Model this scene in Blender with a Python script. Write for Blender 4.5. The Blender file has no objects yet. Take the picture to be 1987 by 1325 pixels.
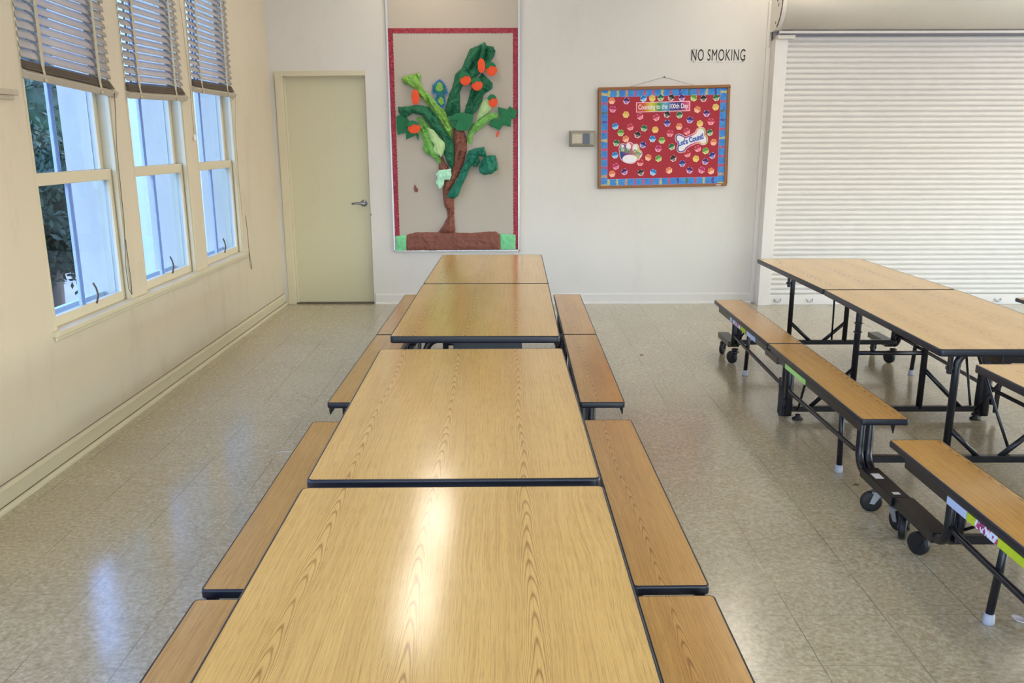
import bpy, bmesh, math, random
from mathutils import Vector, Matrix, noise as mnoise
from mathutils.geometry import delaunay_2d_cdt

# ---------------------------------------------------------------- camera, sky, exposure
SC = bpy.context.scene
COL = SC.collection
CAM_H = 1.5403
cd = bpy.data.cameras.new('camera'); cam = bpy.data.objects.new('camera', cd); COL.objects.link(cam)
cam.matrix_world = (Matrix.Translation((0, 0, CAM_H)) @ Matrix.Rotation(-0.0029, 4, 'Z')
                    @ Matrix.Rotation(math.pi/2 - 0.2628, 4, 'X') @ Matrix.Rotation(-0.0025, 4, 'Z'))
cd.sensor_fit = 'HORIZONTAL'; cd.sensor_width = 36.0; cd.lens = 36*1773.64/1987; cd.shift_y = 87.25/1987
cd.clip_start = .02; cd.clip_end = 200
SC.camera = cam
SC.view_settings.view_transform = 'Standard'; SC.view_settings.look = 'None'
SC.view_settings.gamma = 1; SC.view_settings.use_curve_mapping = False
SC.view_settings.exposure = -0.16
SC.render.film_transparent = False

w = bpy.data.worlds.new('sky'); SC.world = w; w.use_nodes = True
wn = w.node_tree; bg = wn.nodes['Background']
sky = wn.nodes.new('ShaderNodeTexSky'); sky.sky_type = 'NISHITA'; sky.sun_disc = False
sky.sun_elevation = math.radians(48); sky.sun_rotation = math.radians(60); sky.air_density = 1.4; sky.dust_density = 2.0
wn.links.new(sky.outputs[0], bg.inputs[0]); bg.inputs[1].default_value = 2.1

def area(name, loc, size, power, color, rot):
    l = bpy.data.lights.new(name, 'AREA'); l.shape = 'RECTANGLE'; l.size, l.size_y = size
    l.energy = power; l.color = color
    o = bpy.data.objects.new(name, l); COL.objects.link(o); o.location = loc; o.rotation_euler = rot
    return o
# cool fill light added at unseen openings of the rear wall and the far side wall (openings are built below)
area('rear_fill_light', (1.0, -3.93, 1.15), (6.6, 2.0), 210, (.54, .71, 1.0), (math.radians(90), 0, 0))
area('side_fill_light', (8.93, 3.2, 1.15), (8.0, 2.0), 230, (.54, .71, 1.0), (math.radians(90), 0, math.radians(90)))

# ---------------------------------------------------------------- helpers
def srgb(r, g, b):
    f = lambda c: (c/255/12.92) if c/255 <= .04045 else ((c/255+.055)/1.055)**2.4
    return (f(r), f(g), f(b), 1)

class MB:
    def __init__(s): s.v = []; s.f = []; s.sm = []
    def add(s, vs, fs, smooth=False):
        n = len(s.v); s.v += [tuple(p) for p in vs]; s.f += [tuple(i+n for i in f) for f in fs]; s.sm += [smooth]*len(fs)
        return s
    def box(s, x0, x1, y0, y1, z0, z1, M=None):
        P = [(x, y, z) for z in (z0, z1) for y in (y0, y1) for x in (x0, x1)]
        if M is not None: P = [M @ Vector(p) for p in P]
        return s.add(P, [(0,2,3,1), (4,5,7,6), (0,1,5,4), (2,6,7,3), (0,4,6,2), (1,3,7,5)])
    def tube(s, pts, r, n=10, cap=True, sq=False):
        pts = [Vector(p) for p in pts]; rings = []; up = None
        for i, p in enumerate(pts):
            a = pts[i]-pts[i-1] if i else pts[1]-pts[0]
            b = pts[i+1]-pts[i] if i < len(pts)-1 else a
            t = (a.normalized()+b.normalized()).normalized()
            if up is None:
                up = Vector((0, 0, 1)) if abs(t.z) < .9 else Vector((0, 1, 0))
            u = (up - t*up.dot(t)).normalized(); up = u; v = t.cross(u)
            rr = r[i] if isinstance(r, (list, tuple)) else r
            k = 1/max(.5, t.dot(a.normalized()))
            off = math.pi/4 if sq else 0
            rings.append([p+(u*math.cos(off+j*2*math.pi/n)+v*math.sin(off+j*2*math.pi/n))*rr for j in range(n)])
        V = [q for R in rings for q in R]; F = []
        for i in range(len(rings)-1):
            for j in range(n):
                F.append((i*n+j, i*n+(j+1) % n, (i+1)*n+(j+1) % n, (i+1)*n+j))
        s.add(V, F, not sq)
        if cap: s.add(rings[0], [tuple(range(n-1, -1, -1))]); s.add(rings[-1], [tuple(range(n))])
        return s
    def prism(s, poly, axis, a, b):
        """poly = 2-D outline; axis = extrusion axis index"""
        def mk(p, t):
            return {0: (t, p[0], p[1]), 1: (p[0], t, p[1]), 2: (p[0], p[1], t)}[axis]
        n = len(poly); V = [mk(p, a) for p in poly]+[mk(p, b) for p in poly]
        F = [tuple(range(n-1, -1, -1)), tuple(range(n, 2*n))]+[(i, (i+1) % n, n+(i+1) % n, n+i) for i in range(n)]
        return s.add(V, F)
    def lathe(s, prof, c, axis=2, n=24, smooth=True):
        V = []
        for r, h in prof:
            for j in range(n):
                a, b = r*math.cos(j*2*math.pi/n), r*math.sin(j*2*math.pi/n)
                V.append({0: (c[0]+h, c[1]+a, c[2]+b), 1: (c[0]+a, c[1]+h, c[2]+b), 2: (c[0]+a, c[1]+b, c[2]+h)}[axis])
        F = [(i*n+j, i*n+(j+1) % n, (i+1)*n+(j+1) % n, (i+1)*n+j) for i in range(len(prof)-1) for j in range(n)]
        s.add(V, F, smooth)
        s.add(V[:n], [tuple(range(n-1, -1, -1))]); s.add(V[-n:], [tuple(range(n))])
        return s
    def build(s, name, m, parent=None, local=False, bevel=0, seg=2, recalc=True):
        off = Vector((0, 0, 0))
        if parent is not None and not local:
            p = parent
            while p is not None: off += p.location; p = p.parent
        me = bpy.data.meshes.new(name); me.from_pydata([tuple(Vector(p)-off) for p in s.v], [], s.f)
        me.polygons.foreach_set('use_smooth', s.sm)
        if recalc:
            bm = bmesh.new(); bm.from_mesh(me); bmesh.ops.remove_doubles(bm, verts=bm.verts, dist=1e-6)
            bmesh.ops.recalc_face_normals(bm, faces=bm.faces); bm.to_mesh(me); bm.free()
        me.materials.append(m); me.update()
        o = bpy.data.objects.new(name, me); COL.objects.link(o)
        if parent is not None: o.parent = parent
        if bevel:
            md = o.modifiers.new('soft_edges', 'BEVEL'); md.width = bevel; md.segments = seg; md.limit_method = 'ANGLE'
            md.angle_limit = math.radians(40)
        return o

def thing(name, label, cat, loc, group=None, rotz=0):
    o = bpy.data.objects.new(name, None); COL.objects.link(o); o.empty_display_size = .1
    o.location = loc; o.rotation_euler = (0, 0, rotz)
    o['label'] = label; o['category'] = cat
    if group: o['group'] = group
    return o
def tag(o, label, cat, group=None, kind=None):
    o['label'] = label; o['category'] = cat
    if group: o['group'] = group
    if kind: o['kind'] = kind
    return o
def struct(o, label=None):
    o['kind'] = 'structure'
    if label: o['label'] = label
    return o
def set_origin(o, loc):
    loc = Vector(loc); o.data.transform(Matrix.Translation(-loc)); o.location = loc; return o

# ---------------------------------------------------------------- materials
class NT:
    def __init__(s, name):
        s.m = bpy.data.materials.new(name); s.m.use_nodes = True; s.t = s.m.node_tree
        s.b = s.t.nodes['Principled BSDF']
    def n(s, typ, inp=None, **kw):
        nd = s.t.nodes.new(typ)
        for k, v in kw.items(): setattr(nd, k, v)
        for k, v in (inp or {}).items(): s.set(nd, k, v)
        return nd
    def set(s, nd, k, v):
        i = nd.inputs[k]
        if isinstance(v, bpy.types.NodeSocket): s.t.links.new(v, i)
        elif isinstance(v, bpy.types.Node): s.t.links.new(v.outputs[0], i)
        else: i.default_value = v
    def math(s, op, a, b=None, c=None, clamp=False):
        nd = s.n('ShaderNodeMath', operation=op, use_clamp=clamp); s.set(nd, 0, a)
        if b is not None: s.set(nd, 1, b)
        if c is not None: s.set(nd, 2, c)
        return nd.outputs[0]
    def mix(s, f, a, b, mode='MIX'):
        nd = s.n('ShaderNodeMix', data_type='RGBA', blend_type=mode); s.set(nd, 0, f)
        s.set(nd, 6, a); s.set(nd, 7, b); return nd.outputs[2]
    def noise(s, vec, scale, detail=3, rough=.5, dist=0):
        nd = s.n('ShaderNodeTexNoise', {'Scale': scale, 'Detail': detail, 'Roughness': rough, 'Distortion': dist})
        if vec is not None: s.set(nd, 'Vector', vec)
        return nd.outputs[0]
    def ramp(s, f, stops, interp='LINEAR'):
        nd = s.n('ShaderNodeValToRGB'); s.set(nd, 0, f); e = nd.color_ramp.elements; nd.color_ramp.interpolation = interp
        while len(e) > 1: e.remove(e[-1])
        e[0].position, e[0].color = stops[0][0], stops[0][1]
        for p, c in stops[1:]:
            k = e.new(p); k.color = c
        return nd.outputs[0]
    def coord(s): return s.n('ShaderNodeTexCoord').outputs['Object']
    def scale(s, vec, sc):
        nd = s.n('ShaderNodeVectorMath', operation='MULTIPLY'); s.set(nd, 0, vec); nd.inputs[1].default_value = sc; return nd.outputs[0]
    def sep(s, vec):
        nd = s.n('ShaderNodeSeparateXYZ'); s.set(nd, 0, vec); return nd.outputs
    def comb(s, x, y, z):
        nd = s.n('ShaderNodeCombineXYZ')
        for i, v in enumerate((x, y, z)): s.set(nd, i, v)
        return nd.outputs[0]
    def bump(s, h, strength=.2, dist=.002):
        nd = s.n('ShaderNodeBump', {'Height': h, 'Strength': strength, 'Distance': dist}); s.set(s.b, 'Normal', nd.outputs[0])
    def out(s, col=None, rough=.5, metal=0, spec=None):
        if col is not None: s.set(s.b, 'Base Color', col)
        s.set(s.b, 'Roughness', rough); s.set(s.b, 'Metallic', metal)
        if spec is not None: s.set(s.b, 'Specular IOR Level', spec)
        return s.m

def plain(name, c, rough=.5, metal=0, var=.06, scale=30, bump=0, spec=None):
    t = NT(name); co = t.coord(); f = t.noise(co, scale, 4)
    d = tuple(x*(1-var*2.5) for x in c[:3])+(1,)
    l = tuple(min(1, x*(1+var)) for x in c[:3])+(1,)
    t.out(t.mix(f, d, l), rough, metal, spec)
    if bump: t.bump(t.noise(co, scale*4, 3), bump, .001)
    return t.m

def wall_paint(name, c, dirty=.12, rough=.6, smudge=.10):
    t = NT(name); co = t.coord()
    f1 = t.noise(co, 1.3, 5, .6); f2 = t.noise(co, 18, 4, .6)
    d = tuple(x*(1-dirty) for x in c[:3])+(1,)
    col = t.mix(t.math('SMOOTH_MIN', f1, .9, .1), d, c)
    sm = t.ramp(t.noise(t.scale(co, (1, 1, .35)), 4.5, 6, .7), [(.0, (0, 0, 0, 1)), (.52, (0, 0, 0, 1)), (.78, (1, 1, 1, 1))])
    col = t.mix(t.math('MULTIPLY', sm, smudge), col, srgb(146, 136, 112))
    col = t.mix(t.math('MULTIPLY', f2, .10), col, d)
    t.out(col, rough, 0, .35)
    t.bump(t.math('ADD', t.noise(co, 55, 4), t.math('MULTIPLY', t.noise(co, 6, 3), 2)), .12, .003)
    return t.m

def wood(name, u0, sp, light, dark, line, off=0.0, rough=.15, ring=.085, k=620):
    t = NT(name); co = t.coord(); X, Y, Z = t.sep(co)
    lo = t.noise(t.comb(t.math('MULTIPLY', X, 5), t.math('ADD', t.math('MULTIPLY', Y, 1.3), off), 0), 1, 2)
    lo2 = t.noise(t.comb(t.math('MULTIPLY', X, 14), t.math('ADD', t.math('MULTIPLY', Y, 5), off+7), 0), 1, 2)
    uu = t.math('ADD', X, t.math('MULTIPLY', t.math('SUBTRACT', lo, .5), .055))
    p = t.math('PINGPONG', t.math('SUBTRACT', uu, u0), sp/2)
    qd = t.math('MULTIPLY', t.math('MULTIPLY', p, p), k)
    ph = t.math('ADD', t.math('ADD', Y, off), t.math('ADD', qd, t.math('MULTIPLY', lo2, .13)))
    sn = t.math('SINE', t.math('MULTIPLY', ph, 2*math.pi/ring))
    rg = t.math('POWER', t.math('MULTIPLY_ADD', sn, .5, .5), 5.0)
    # the rings are fine and strong near the middle of a strip, fading to straight grain
    near = t.math('SUBTRACT', 1, t.math('MULTIPLY', p, 2/sp), clamp=True)
    near = t.math('MULTIPLY_ADD', t.math('POWER', near, 1.6), .9, .10)
    fib = t.noise(t.comb(t.math('MULTIPLY', uu, 760), t.math('MULTIPLY', Y, 13), off), 1, 2, .6)
    fibs = t.ramp(fib, [(.52, (0, 0, 0, 1)), (.66, (1, 1, 1, 1))])
    str_ = t.noise(t.comb(t.math('MULTIPLY', uu, 230), t.math('MULTIPLY', Y, 1.6), off+3), 1, 3, .7)
    med = t.noise(t.comb(t.math('MULTIPLY', uu, 90), t.math('MULTIPLY', Y, 1.1), off), 1, 5, .7)
    big = t.noise(t.comb(t.math('MULTIPLY', X, 9), t.math('MULTIPLY', Y, 3), off), 1, 3)
    col = t.mix(t.math('MULTIPLY_ADD', med, .8, t.math('MULTIPLY', t.math('SUBTRACT', big, .5), .9), clamp=True), light, dark)
    col = t.mix(t.math('MULTIPLY', t.math('MULTIPLY', rg, near), t.math('MULTIPLY_ADD', fib, 1.1, .15), clamp=True), col, line)
    col = t.mix(t.math('MULTIPLY', fibs, .34), col, line)
    col = t.mix(t.math('MULTIPLY', t.ramp(str_, [(.45, (0, 0, 0, 1)), (.7, (1, 1, 1, 1))]), .30), col, line)
    t.out(col, t.math('MULTIPLY_ADD', t.noise(co, 40, 4, .7), .08, rough-.04), 0, .5)
    return t.m

def floor_mat():
    t = NT('vinyl_tile'); co = t.coord(); X, Y, Z = t.sep(co); T = .3048
    fx = t.math('FRACT', t.math('DIVIDE', t.math('SUBTRACT', X, .9457-100*T), T))
    fy = t.math('FRACT', t.math('DIVIDE', t.math('SUBTRACT', Y, 3.673-100*T), T))
    ix = t.math('FLOOR', t.math('DIVIDE', t.math('SUBTRACT', X, .9457-100*T), T))
    iy = t.math('FLOOR', t.math('DIVIDE', t.math('SUBTRACT', Y, 3.673-100*T), T))
    ex = t.math('MINIMUM', fx, t.math('SUBTRACT', 1, fx)); ey = t.math('MINIMUM', fy, t.math('SUBTRACT', 1, fy))
    lx = t.math('LESS_THAN', ex, .0052); ly = t.math('LESS_THAN', ey, .0036)
    vis = t.ramp(t.noise(co, 1.6, 3), [(.38, (.15, .15, .15, 1)), (.6, (1, 1, 1, 1))])
    line = t.math('MULTIPLY', t.math('MAXIMUM', lx, t.math('MULTIPLY', ly, .7)), vis)
    chk = t.math('PINGPONG', t.math('ADD', ix, iy), 1)
    wn_ = t.n('ShaderNodeTexWhiteNoise', {'Vector': t.comb(ix, iy, 0)}, noise_dimensions='2D').outputs[0]
    sx = t.noise(t.comb(t.math('MULTIPLY', X, 52), t.math('MULTIPLY', Y, 70), wn_), 1, 4, .68)
    sy = t.noise(t.comb(t.math('MULTIPLY', X, 70), t.math('MULTIPLY', Y, 52), wn_), 1, 4, .68)
    mm = t.n('ShaderNodeMix', {0: chk, 2: sx, 3: sy}, data_type='FLOAT').outputs[0]
    col = t.ramp(mm, [(.30, srgb(152, 140, 114)), (.44, srgb(176, 165, 139)), (.55, srgb(189, 179, 155)), (.70, srgb(212, 203, 182))])
    col = t.mix(t.math('MULTIPLY', wn_, .10), col, srgb(120, 108, 88))
    dirt = t.ramp(t.noise(co, .8, 5, .6), [(.4, (0, 0, 0, 1)), (.75, (1, 1, 1, 1))])
    col = t.mix(t.math('MULTIPLY', dirt, .16), col, srgb(140, 126, 98))
    col = t.mix(t.math('MULTIPLY', line, .75), col, srgb(70, 58, 42))
    t.out(col, t.math('MULTIPLY_ADD', t.noise(co, 3, 5, .7), .14, .09), 0, .5)
    t.bump(t.math('ADD', t.noise(co, 7, 3), t.math('MULTIPLY', line, -.6)), .05, .004)
    return t.m

M = {}
M['wall'] = wall_paint('cream_wall_paint', srgb(222, 217, 210))
M['wall_l'] = wall_paint('cream_wall_paint_window_side', srgb(216, 204, 182), smudge=.24)
M['trim'] = wall_paint('cream_gloss_trim', srgb(214, 204, 176), .10, .4)
M['door'] = wall_paint('beige_door_paint', srgb(206, 200, 170), .06, .38)
M['ceil'] = wall_paint('white_ceiling', srgb(235, 230, 215))
M['floor'] = floor_mat()
M['shutter'] = plain('shutter_enamel', srgb(226, 220, 214), .38, 0, .03, 8)
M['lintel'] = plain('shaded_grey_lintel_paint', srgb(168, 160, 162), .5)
M['hood'] = plain('shutter_hood_enamel', srgb(222, 216, 204), .42, 0, .03, 5)
M['top'] = wood('oak_laminate_table', -.047, .228, srgb(236, 194, 120), srgb(216, 171, 96), srgb(146, 98, 50))
M['bench'] = wood('oak_laminate_bench', .55, .26, srgb(220, 172, 100), srgb(192, 142, 76), srgb(122, 78, 38), off=3.3, rough=.2)
M['edge'] = plain('black_vinyl_edge', srgb(24, 26, 40), .38, 0, .1, 60)
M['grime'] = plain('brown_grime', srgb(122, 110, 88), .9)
M['frame'] = plain('black_powder_coat', srgb(23, 23, 31), .33, 0, .1, 50)
M['rubber'] = plain('black_rubber', srgb(22, 23, 28), .55)
M['zinc'] = plain('zinc_plated_steel', srgb(170, 172, 180), .4, .7)
M['cap'] = plain('grey_plastic_cap', srgb(176, 180, 196), .5)
M['chrome'] = plain('brushed_nickel', srgb(150, 155, 165), .3, .85)
M['slat'] = None
t = NT('blind_slat_enamel'); t.out(t.mix(t.noise(t.coord(), 9, 3), srgb(188, 178, 168), srgb(216, 208, 200)), .5)
t.b.inputs['Transmission Weight'].default_value = 0
tr = t.n('ShaderNodeBsdfTranslucent', {'Color': srgb(214, 206, 214)}); mx = t.n('ShaderNodeMixShader', {0: .30})
t.t.links.new(t.b.outputs[0], mx.inputs[1]); t.t.links.new(tr.outputs[0], mx.inputs[2])
t.t.links.new(mx.outputs[0], t.t.nodes['Material Output'].inputs[0]); M['slat'] = t.m
M['stack'] = plain('brown_stack_shade_and_fittings', srgb(92, 80, 68), .6)  # blind stack browned for its backlit shade; plain brown on other parts
M['rail'] = plain('beige_blind_rail', srgb(186, 176, 158), .5)
M['tape'] = plain('cream_ladder_tape', srgb(198, 188, 164), .8, 0, .1, 200)
M['cord'] = plain('grey_cord', srgb(150, 140, 120), .8)
M['dcord'] = plain('dark_wire', srgb(92, 76, 66), .6)
M['sash'] = wall_paint('cream_sash_paint', srgb(216, 206, 180), .08, .45)
M['osash'] = plain('white_outer_window_bar', srgb(222, 226, 235), .5)
t = NT('blue_tinted_glass'); t.b.inputs['Transmission Weight'].default_value = 1; t.b.inputs['IOR'].default_value = 1.45
gl = t.n('ShaderNodeBsdfGlossy', {'Color': (.9, .95, 1, 1), 'Roughness': .03}); tp = t.n('ShaderNodeBsdfTransparent', {'Color': (.70, .80, .99, 1)})
fr = t.n('ShaderNodeLayerWeight', {'Blend': .5}); mx = t.n('ShaderNodeMixShader', {0: t.math('MULTIPLY_ADD', t.math('POWER', fr.outputs['Facing'], 5), .45, .02)})
t.t.links.new(tp.outputs[0], mx.inputs[1]); t.t.links.new(gl.outputs[0], mx.inputs[2])
t.t.links.new(mx.outputs[0], t.t.nodes['Material Output'].inputs[0]); t.t.nodes.remove(t.b); M['glass'] = t.m
M['outwall'] = plain('white_stucco_outside', srgb(228, 228, 226), .8, 0, .04, 20)
M['ground'] = plain('grey_asphalt_outside', srgb(122, 122, 118), .9, 0, .1, 3)
M['bark'] = plain('grey_bark', srgb(108, 98, 88), .9, 0, .2, 14)
M['leaf'] = plain('dark_green_foliage', srgb(52, 74, 48), .7, 0, .3, 6)
M['felt'] = plain('beige_woven_board', srgb(188, 178, 164), .85, 0, .05, 260, .3)
M['alu'] = plain('aluminium_strip', srgb(206, 208, 214), .35, .4)
M['corkwood'] = plain('brown_wood_frame', srgb(150, 100, 58), .55, 0, .12, 40)
M['redpaper'] = plain('red_paper', srgb(170, 38, 54), .7, 0, .05, 60)
def paper(name, c, var=.12): return plain(name, c, .75, 0, var, 22, .1)
M['brown'] = paper('brown_craft_paper', srgb(136, 82, 66))
M['dgreen'] = paper('dark_green_paper', srgb(34, 112, 78))
M['teal'] = paper('teal_green_paper', srgb(30, 124, 100))
M['lgreen'] = paper('light_green_paper', srgb(134, 184, 84))
M['mgreen'] = paper('yellow_green_paper', srgb(126, 190, 96))
M['pale'] = paper('pale_green_paper', srgb(190, 222, 158))
M['mint'] = paper('mint_paper', srgb(184, 240, 206))
M['sq'] = paper('spring_green_paper', srgb(128, 214, 152))
M['leafp'] = paper('leaf_green_card', srgb(30, 116, 72), .05)
M['orange'] = paper('orange_card', srgb(238, 84, 40), .04)
M['blueteal'] = paper('blue_green_card', srgb(30, 120, 120), .2)
t = NT('dark_red_glitter_border'); co = t.coord()
t.out(t.ramp(t.noise(co, 55, 5, .75), [(.32, srgb(84, 8, 24)), (.48, srgb(146, 18, 42)), (.66, srgb(186, 60, 78))]), .5); M['redborder'] = t.m
def strip_mat(name, ax):
    t = NT(name); co = t.coord(); S = t.sep(co); a, b = S[ax], S[2 if ax == 0 else 0]
    wob = t.math('MULTIPLY', t.noise(co, 70, 3), .034)
    s_ = t.math('DIVIDE', t.math('ADD', a, wob), .082)
    f = t.math('FRACT', s_); i = t.math('FLOOR', t.math('ADD', s_, .5))
    d = t.math('MINIMUM', f, t.math('SUBTRACT', 1, f))
    wn_ = t.n('ShaderNodeTexWhiteNoise', {'W': i}, noise_dimensions='1D').outputs[0]
    c2 = t.ramp(wn_, [(0, srgb(186, 70, 100)), (.17, srgb(196, 150, 90)), (.34, srgb(90, 60, 150)), (.5, srgb(196, 190, 90)), (.66, srgb(60, 110, 100)), (.83, srgb(56, 60, 150))], 'CONSTANT')
    blue = t.mix(t.noise(co, 25, 2), srgb(20, 96, 190), srgb(64, 160, 222))
    m1 = t.ramp(d, [(.10, (1, 1, 1, 1)), (.15, (0, 0, 0, 1))])
    m2 = t.math('MULTIPLY', t.ramp(t.noise(co, 120, 4), [(.58, (0, 0, 0, 1)), (.64, (1, 1, 1, 1))]), t.ramp(d, [(.2, (1, 1, 1, 1)), (.3, (0, 0, 0, 1))]))
    col = t.mix(m1, blue, c2); col = t.mix(m2, col, srgb(150, 140, 190)); t.out(col, .5); return t.m
M['stripx'] = strip_mat('crayon_border_paper_x', 0); M['stripz'] = strip_mat('crayon_border_paper_z', 2)
M['lilac'] = plain('lilac_paper_edge', srgb(160, 140, 200), .6)
t = NT('rainbow_banner_paper'); g = t.n('ShaderNodeTexCoord').outputs['Generated']
t.out(t.ramp(t.sep(g)[0], [(0, srgb(206, 40, 52)), (.14, srgb(214, 90, 40)), (.28, srgb(216, 206, 50)), (.42, srgb(50, 140, 60)), (.55, srgb(90, 170, 200)), (.66, srgb(60, 60, 140)), (.84, srgb(70, 30, 110)), (.95, srgb(220, 70, 120)), (1, srgb(230, 120, 150))]), .5); M['rainbow'] = t.m
t = NT('rainbow_outline_paper'); g = t.n('ShaderNodeTexCoord').outputs['Generated']; S = t.sep(g)
t.out(t.ramp(t.math('ADD', t.math('MULTIPLY', S[0], .8), t.math('MULTIPLY', S[2], .15)), [(0, srgb(24, 70, 120)), (.18, srgb(40, 60, 140)), (.35, srgb(150, 40, 130)), (.5, srgb(210, 60, 110)), (.66, srgb(226, 160, 120)), (.78, srgb(210, 206, 100)), (.92, srgb(30, 110, 70))]), .5); M['rainbow2'] = t.m
M['white'] = plain('white_card', srgb(238, 234, 238), .55, 0, .02)
M['pinkw'] = plain('pink_white_card', srgb(246, 196, 204), .55, 0, .02)
M['txtblue'] = plain('blue_lettering', srgb(60, 120, 206), .5); M['txtgreen'] = plain('green_lettering', srgb(140, 176, 110), .5)
M['txtpurple'] = plain('purple_outline', srgb(84, 50, 140), .5)
M['black'] = plain('black_lettering', srgb(26, 28, 26), .5)
M['signw'] = wall_paint('clear_sign_plate', srgb(226, 220, 204), .04, .3)
M['case'] = plain('grey_clear_plastic_case', srgb(150, 144, 126), .3, 0, .08, 12)
M['unit'] = plain('beige_thermostat', srgb(196, 186, 164), .45)
M['screen'] = plain('dark_blue_grey_cover', srgb(62, 66, 84), .3)
M['yel'] = plain('yellow_green_sticker', srgb(204, 220, 40), .5, 0, .1, 40)
M['lblue'] = plain('pale_blue_sticker', srgb(196, 210, 240), .5)
t = NT('pink_white_flower_sticker'); co = t.coord(); t.out(t.ramp(t.noise(co, 70, 3), [(.42, srgb(232, 236, 250)), (.52, srgb(220, 226, 246)), (.56, srgb(196, 40, 90)), (.7, srgb(120, 40, 120))]), .5); M['flower'] = t.m
M['lime'] = plain('pale_lime_sticker', srgb(186, 236, 130), .5)
M['ltext'] = plain('white_label', srgb(222, 222, 226), .5)
M['spoon'] = plain('white_plastic', srgb(236, 232, 236), .35, 0, .01)
M['crumb'] = plain('brown_crumb', srgb(80, 58, 38), .8)
M['board'] = plain('cork_backing', srgb(160, 120, 84), .8)
def lamp_mat(name, c, s):
    m = bpy.data.materials.new(name); m.use_nodes = True; b = m.node_tree.nodes['Principled BSDF']
    b.inputs['Base Color'].default_value = (.9, .9, .9, 1); b.inputs['Emission Color'].default_value = c; b.inputs['Emission Strength'].default_value = s
    nd = m.node_tree.nodes.new('ShaderNodeTexNoise'); nd.inputs['Scale'].default_value = 3
    return m
M['tubelight'] = lamp_mat('fluorescent_diffuser', (1.0, .90, .75, 1), 10.5)
M['fixture'] = plain('white_fixture_metal', srgb(230, 228, 220), .5)
# ---------------------------------------------------------------- room shell
XL, YB, YR, XR, ZC = -2.198, 8.856, -4.0, 9.0, 3.6
def wall_panel(axis, ci, co, a0, a1, z0, z1, holes):
    """wall slab normal to axis between ci (room side) and co, with rectangular holes (a0,a1,z0,z1) and their reveals"""
    A = sorted({a0, a1, *[h[0] for h in holes], *[h[1] for h in holes]}); Z = sorted({z0, z1, *[h[2] for h in holes], *[h[3] for h in holes]})
    mb = MB()
    P = (lambda c, a, z: (c, a, z)) if axis == 0 else (lambda c, a, z: (a, c, z))
    solid = {}
    for i in range(len(A)-1):
        for j in range(len(Z)-1):
            am, zm = (A[i]+A[i+1])/2, (Z[j]+Z[j+1])/2
            solid[i, j] = not any(h[0] < am < h[1] and h[2] < zm < h[3] for h in holes)
    for (i, j), s in solid.items():
        if not s: continue
        for c in (ci, co):
            mb.add([P(c, A[i], Z[j]), P(c, A[i+1], Z[j]), P(c, A[i+1], Z[j+1]), P(c, A[i], Z[j+1])], [(0, 1, 2, 3)])
        for di, dj, e in ((-1, 0, 'a0'), (1, 0, 'a1'), (0, -1, 'z0'), (0, 1, 'z1')):
            if not solid.get((i+di, j+dj), False):
                if e == 'a0': k = [(A[i], Z[j]), (A[i], Z[j+1])]
                elif e == 'a1': k = [(A[i+1], Z[j]), (A[i+1], Z[j+1])]
                elif e == 'z0': k = [(A[i], Z[j]), (A[i+1], Z[j])]
                else: k = [(A[i], Z[j+1]), (A[i+1], Z[j+1])]
                mb.add([P(ci, *k[0]), P(ci, *k[1]), P(co, *k[1]), P(co, *k[0])], [(0, 1, 2, 3)])
    return mb
struct(MB().box(XL-.26, XR+.2, YR-.2, YB+.3, -.2, 0).build('floor', M['floor']), 'glossy beige speckled vinyl tile floor')
struct(MB().box(XL-.26, XR+.2, YR-.2, YB+.3, ZC, ZC+.15).build('ceiling', M['ceil']), 'white ceiling')
WP, WW, WZ0, WZ1 = 1.155, .965, .655, 3.05
WY = [-2.72, -1.565, -.41, .745, 1.90]+[4.35+WP*k for k in range(3)]
struct(wall_panel(0, XL, XL-.30, YR, YB, 0, ZC, [(y, y+WW, WZ0, WZ1) for y in WY]).build('wall_left', M['wall_l']), 'cream plaster window wall on the left')
struct(wall_panel(1, YB, YB+.25, XL-.30, XR, 0, ZC, [(-2.08, -1.318, 0, 2.12)]).build('wall_back', M['wall']), 'white plaster wall behind the tables')
struct(wall_panel(1, YR, YR-.2, XL-.30, XR, 0, ZC, [(-2.4+XL+2.2, 4.4, .05, 2.25)]).build('wall_rear', M['wall']), 'cream plaster wall behind the camera')
struct(wall_panel(0, XR, XR+.2, YR, YB, 0, ZC, [(-.9, 7.3, .05, 2.25)]).build('wall_right', M['wall']), 'cream plaster wall on the far side')
# floor trim
bbp = [(0, 0), (.018, 0), (.018, .088), (.010, .100), (0, .103)]
shoe = [(.018, 0), (.036, 0), (.034, .010), (.028, .018), (.018, .021)]
def base_y(x, sgn, y0, y1):
    mb = MB(); mb2 = MB()
    mb.prism([(x+sgn*a, b) for a, b in bbp], 1, y0, y1); mb2.prism([(x+sgn*a, b) for a, b in shoe], 1, y0, y1)
    return mb, mb2
def base_x(y, x0, x1):
    mb = MB(); mb2 = MB()
    def P(poly, m):
        n = len(poly); m.add([(x0, y-a, b) for a, b in poly]+[(x1, y-a, b) for a, b in poly],
            [tuple(range(n-1, -1, -1)), tuple(range(n, 2*n))]+[(i, (i+1) % n, n+(i+1) % n, n+i) for i in range(n)])
    P(bbp, mb); P(shoe, mb2); return mb, mb2
a, b = base_y(XL, 1, YR, YB)
o = struct(a.build('baseboard_left', M['trim'], bevel=.003), 'cream wooden baseboard under the windows'); b.build('shoe_moulding', M['trim'], o)
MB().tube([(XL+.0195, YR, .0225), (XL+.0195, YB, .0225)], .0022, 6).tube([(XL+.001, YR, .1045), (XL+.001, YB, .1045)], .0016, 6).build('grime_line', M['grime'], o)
mbA, mbS = MB(), MB()
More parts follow.
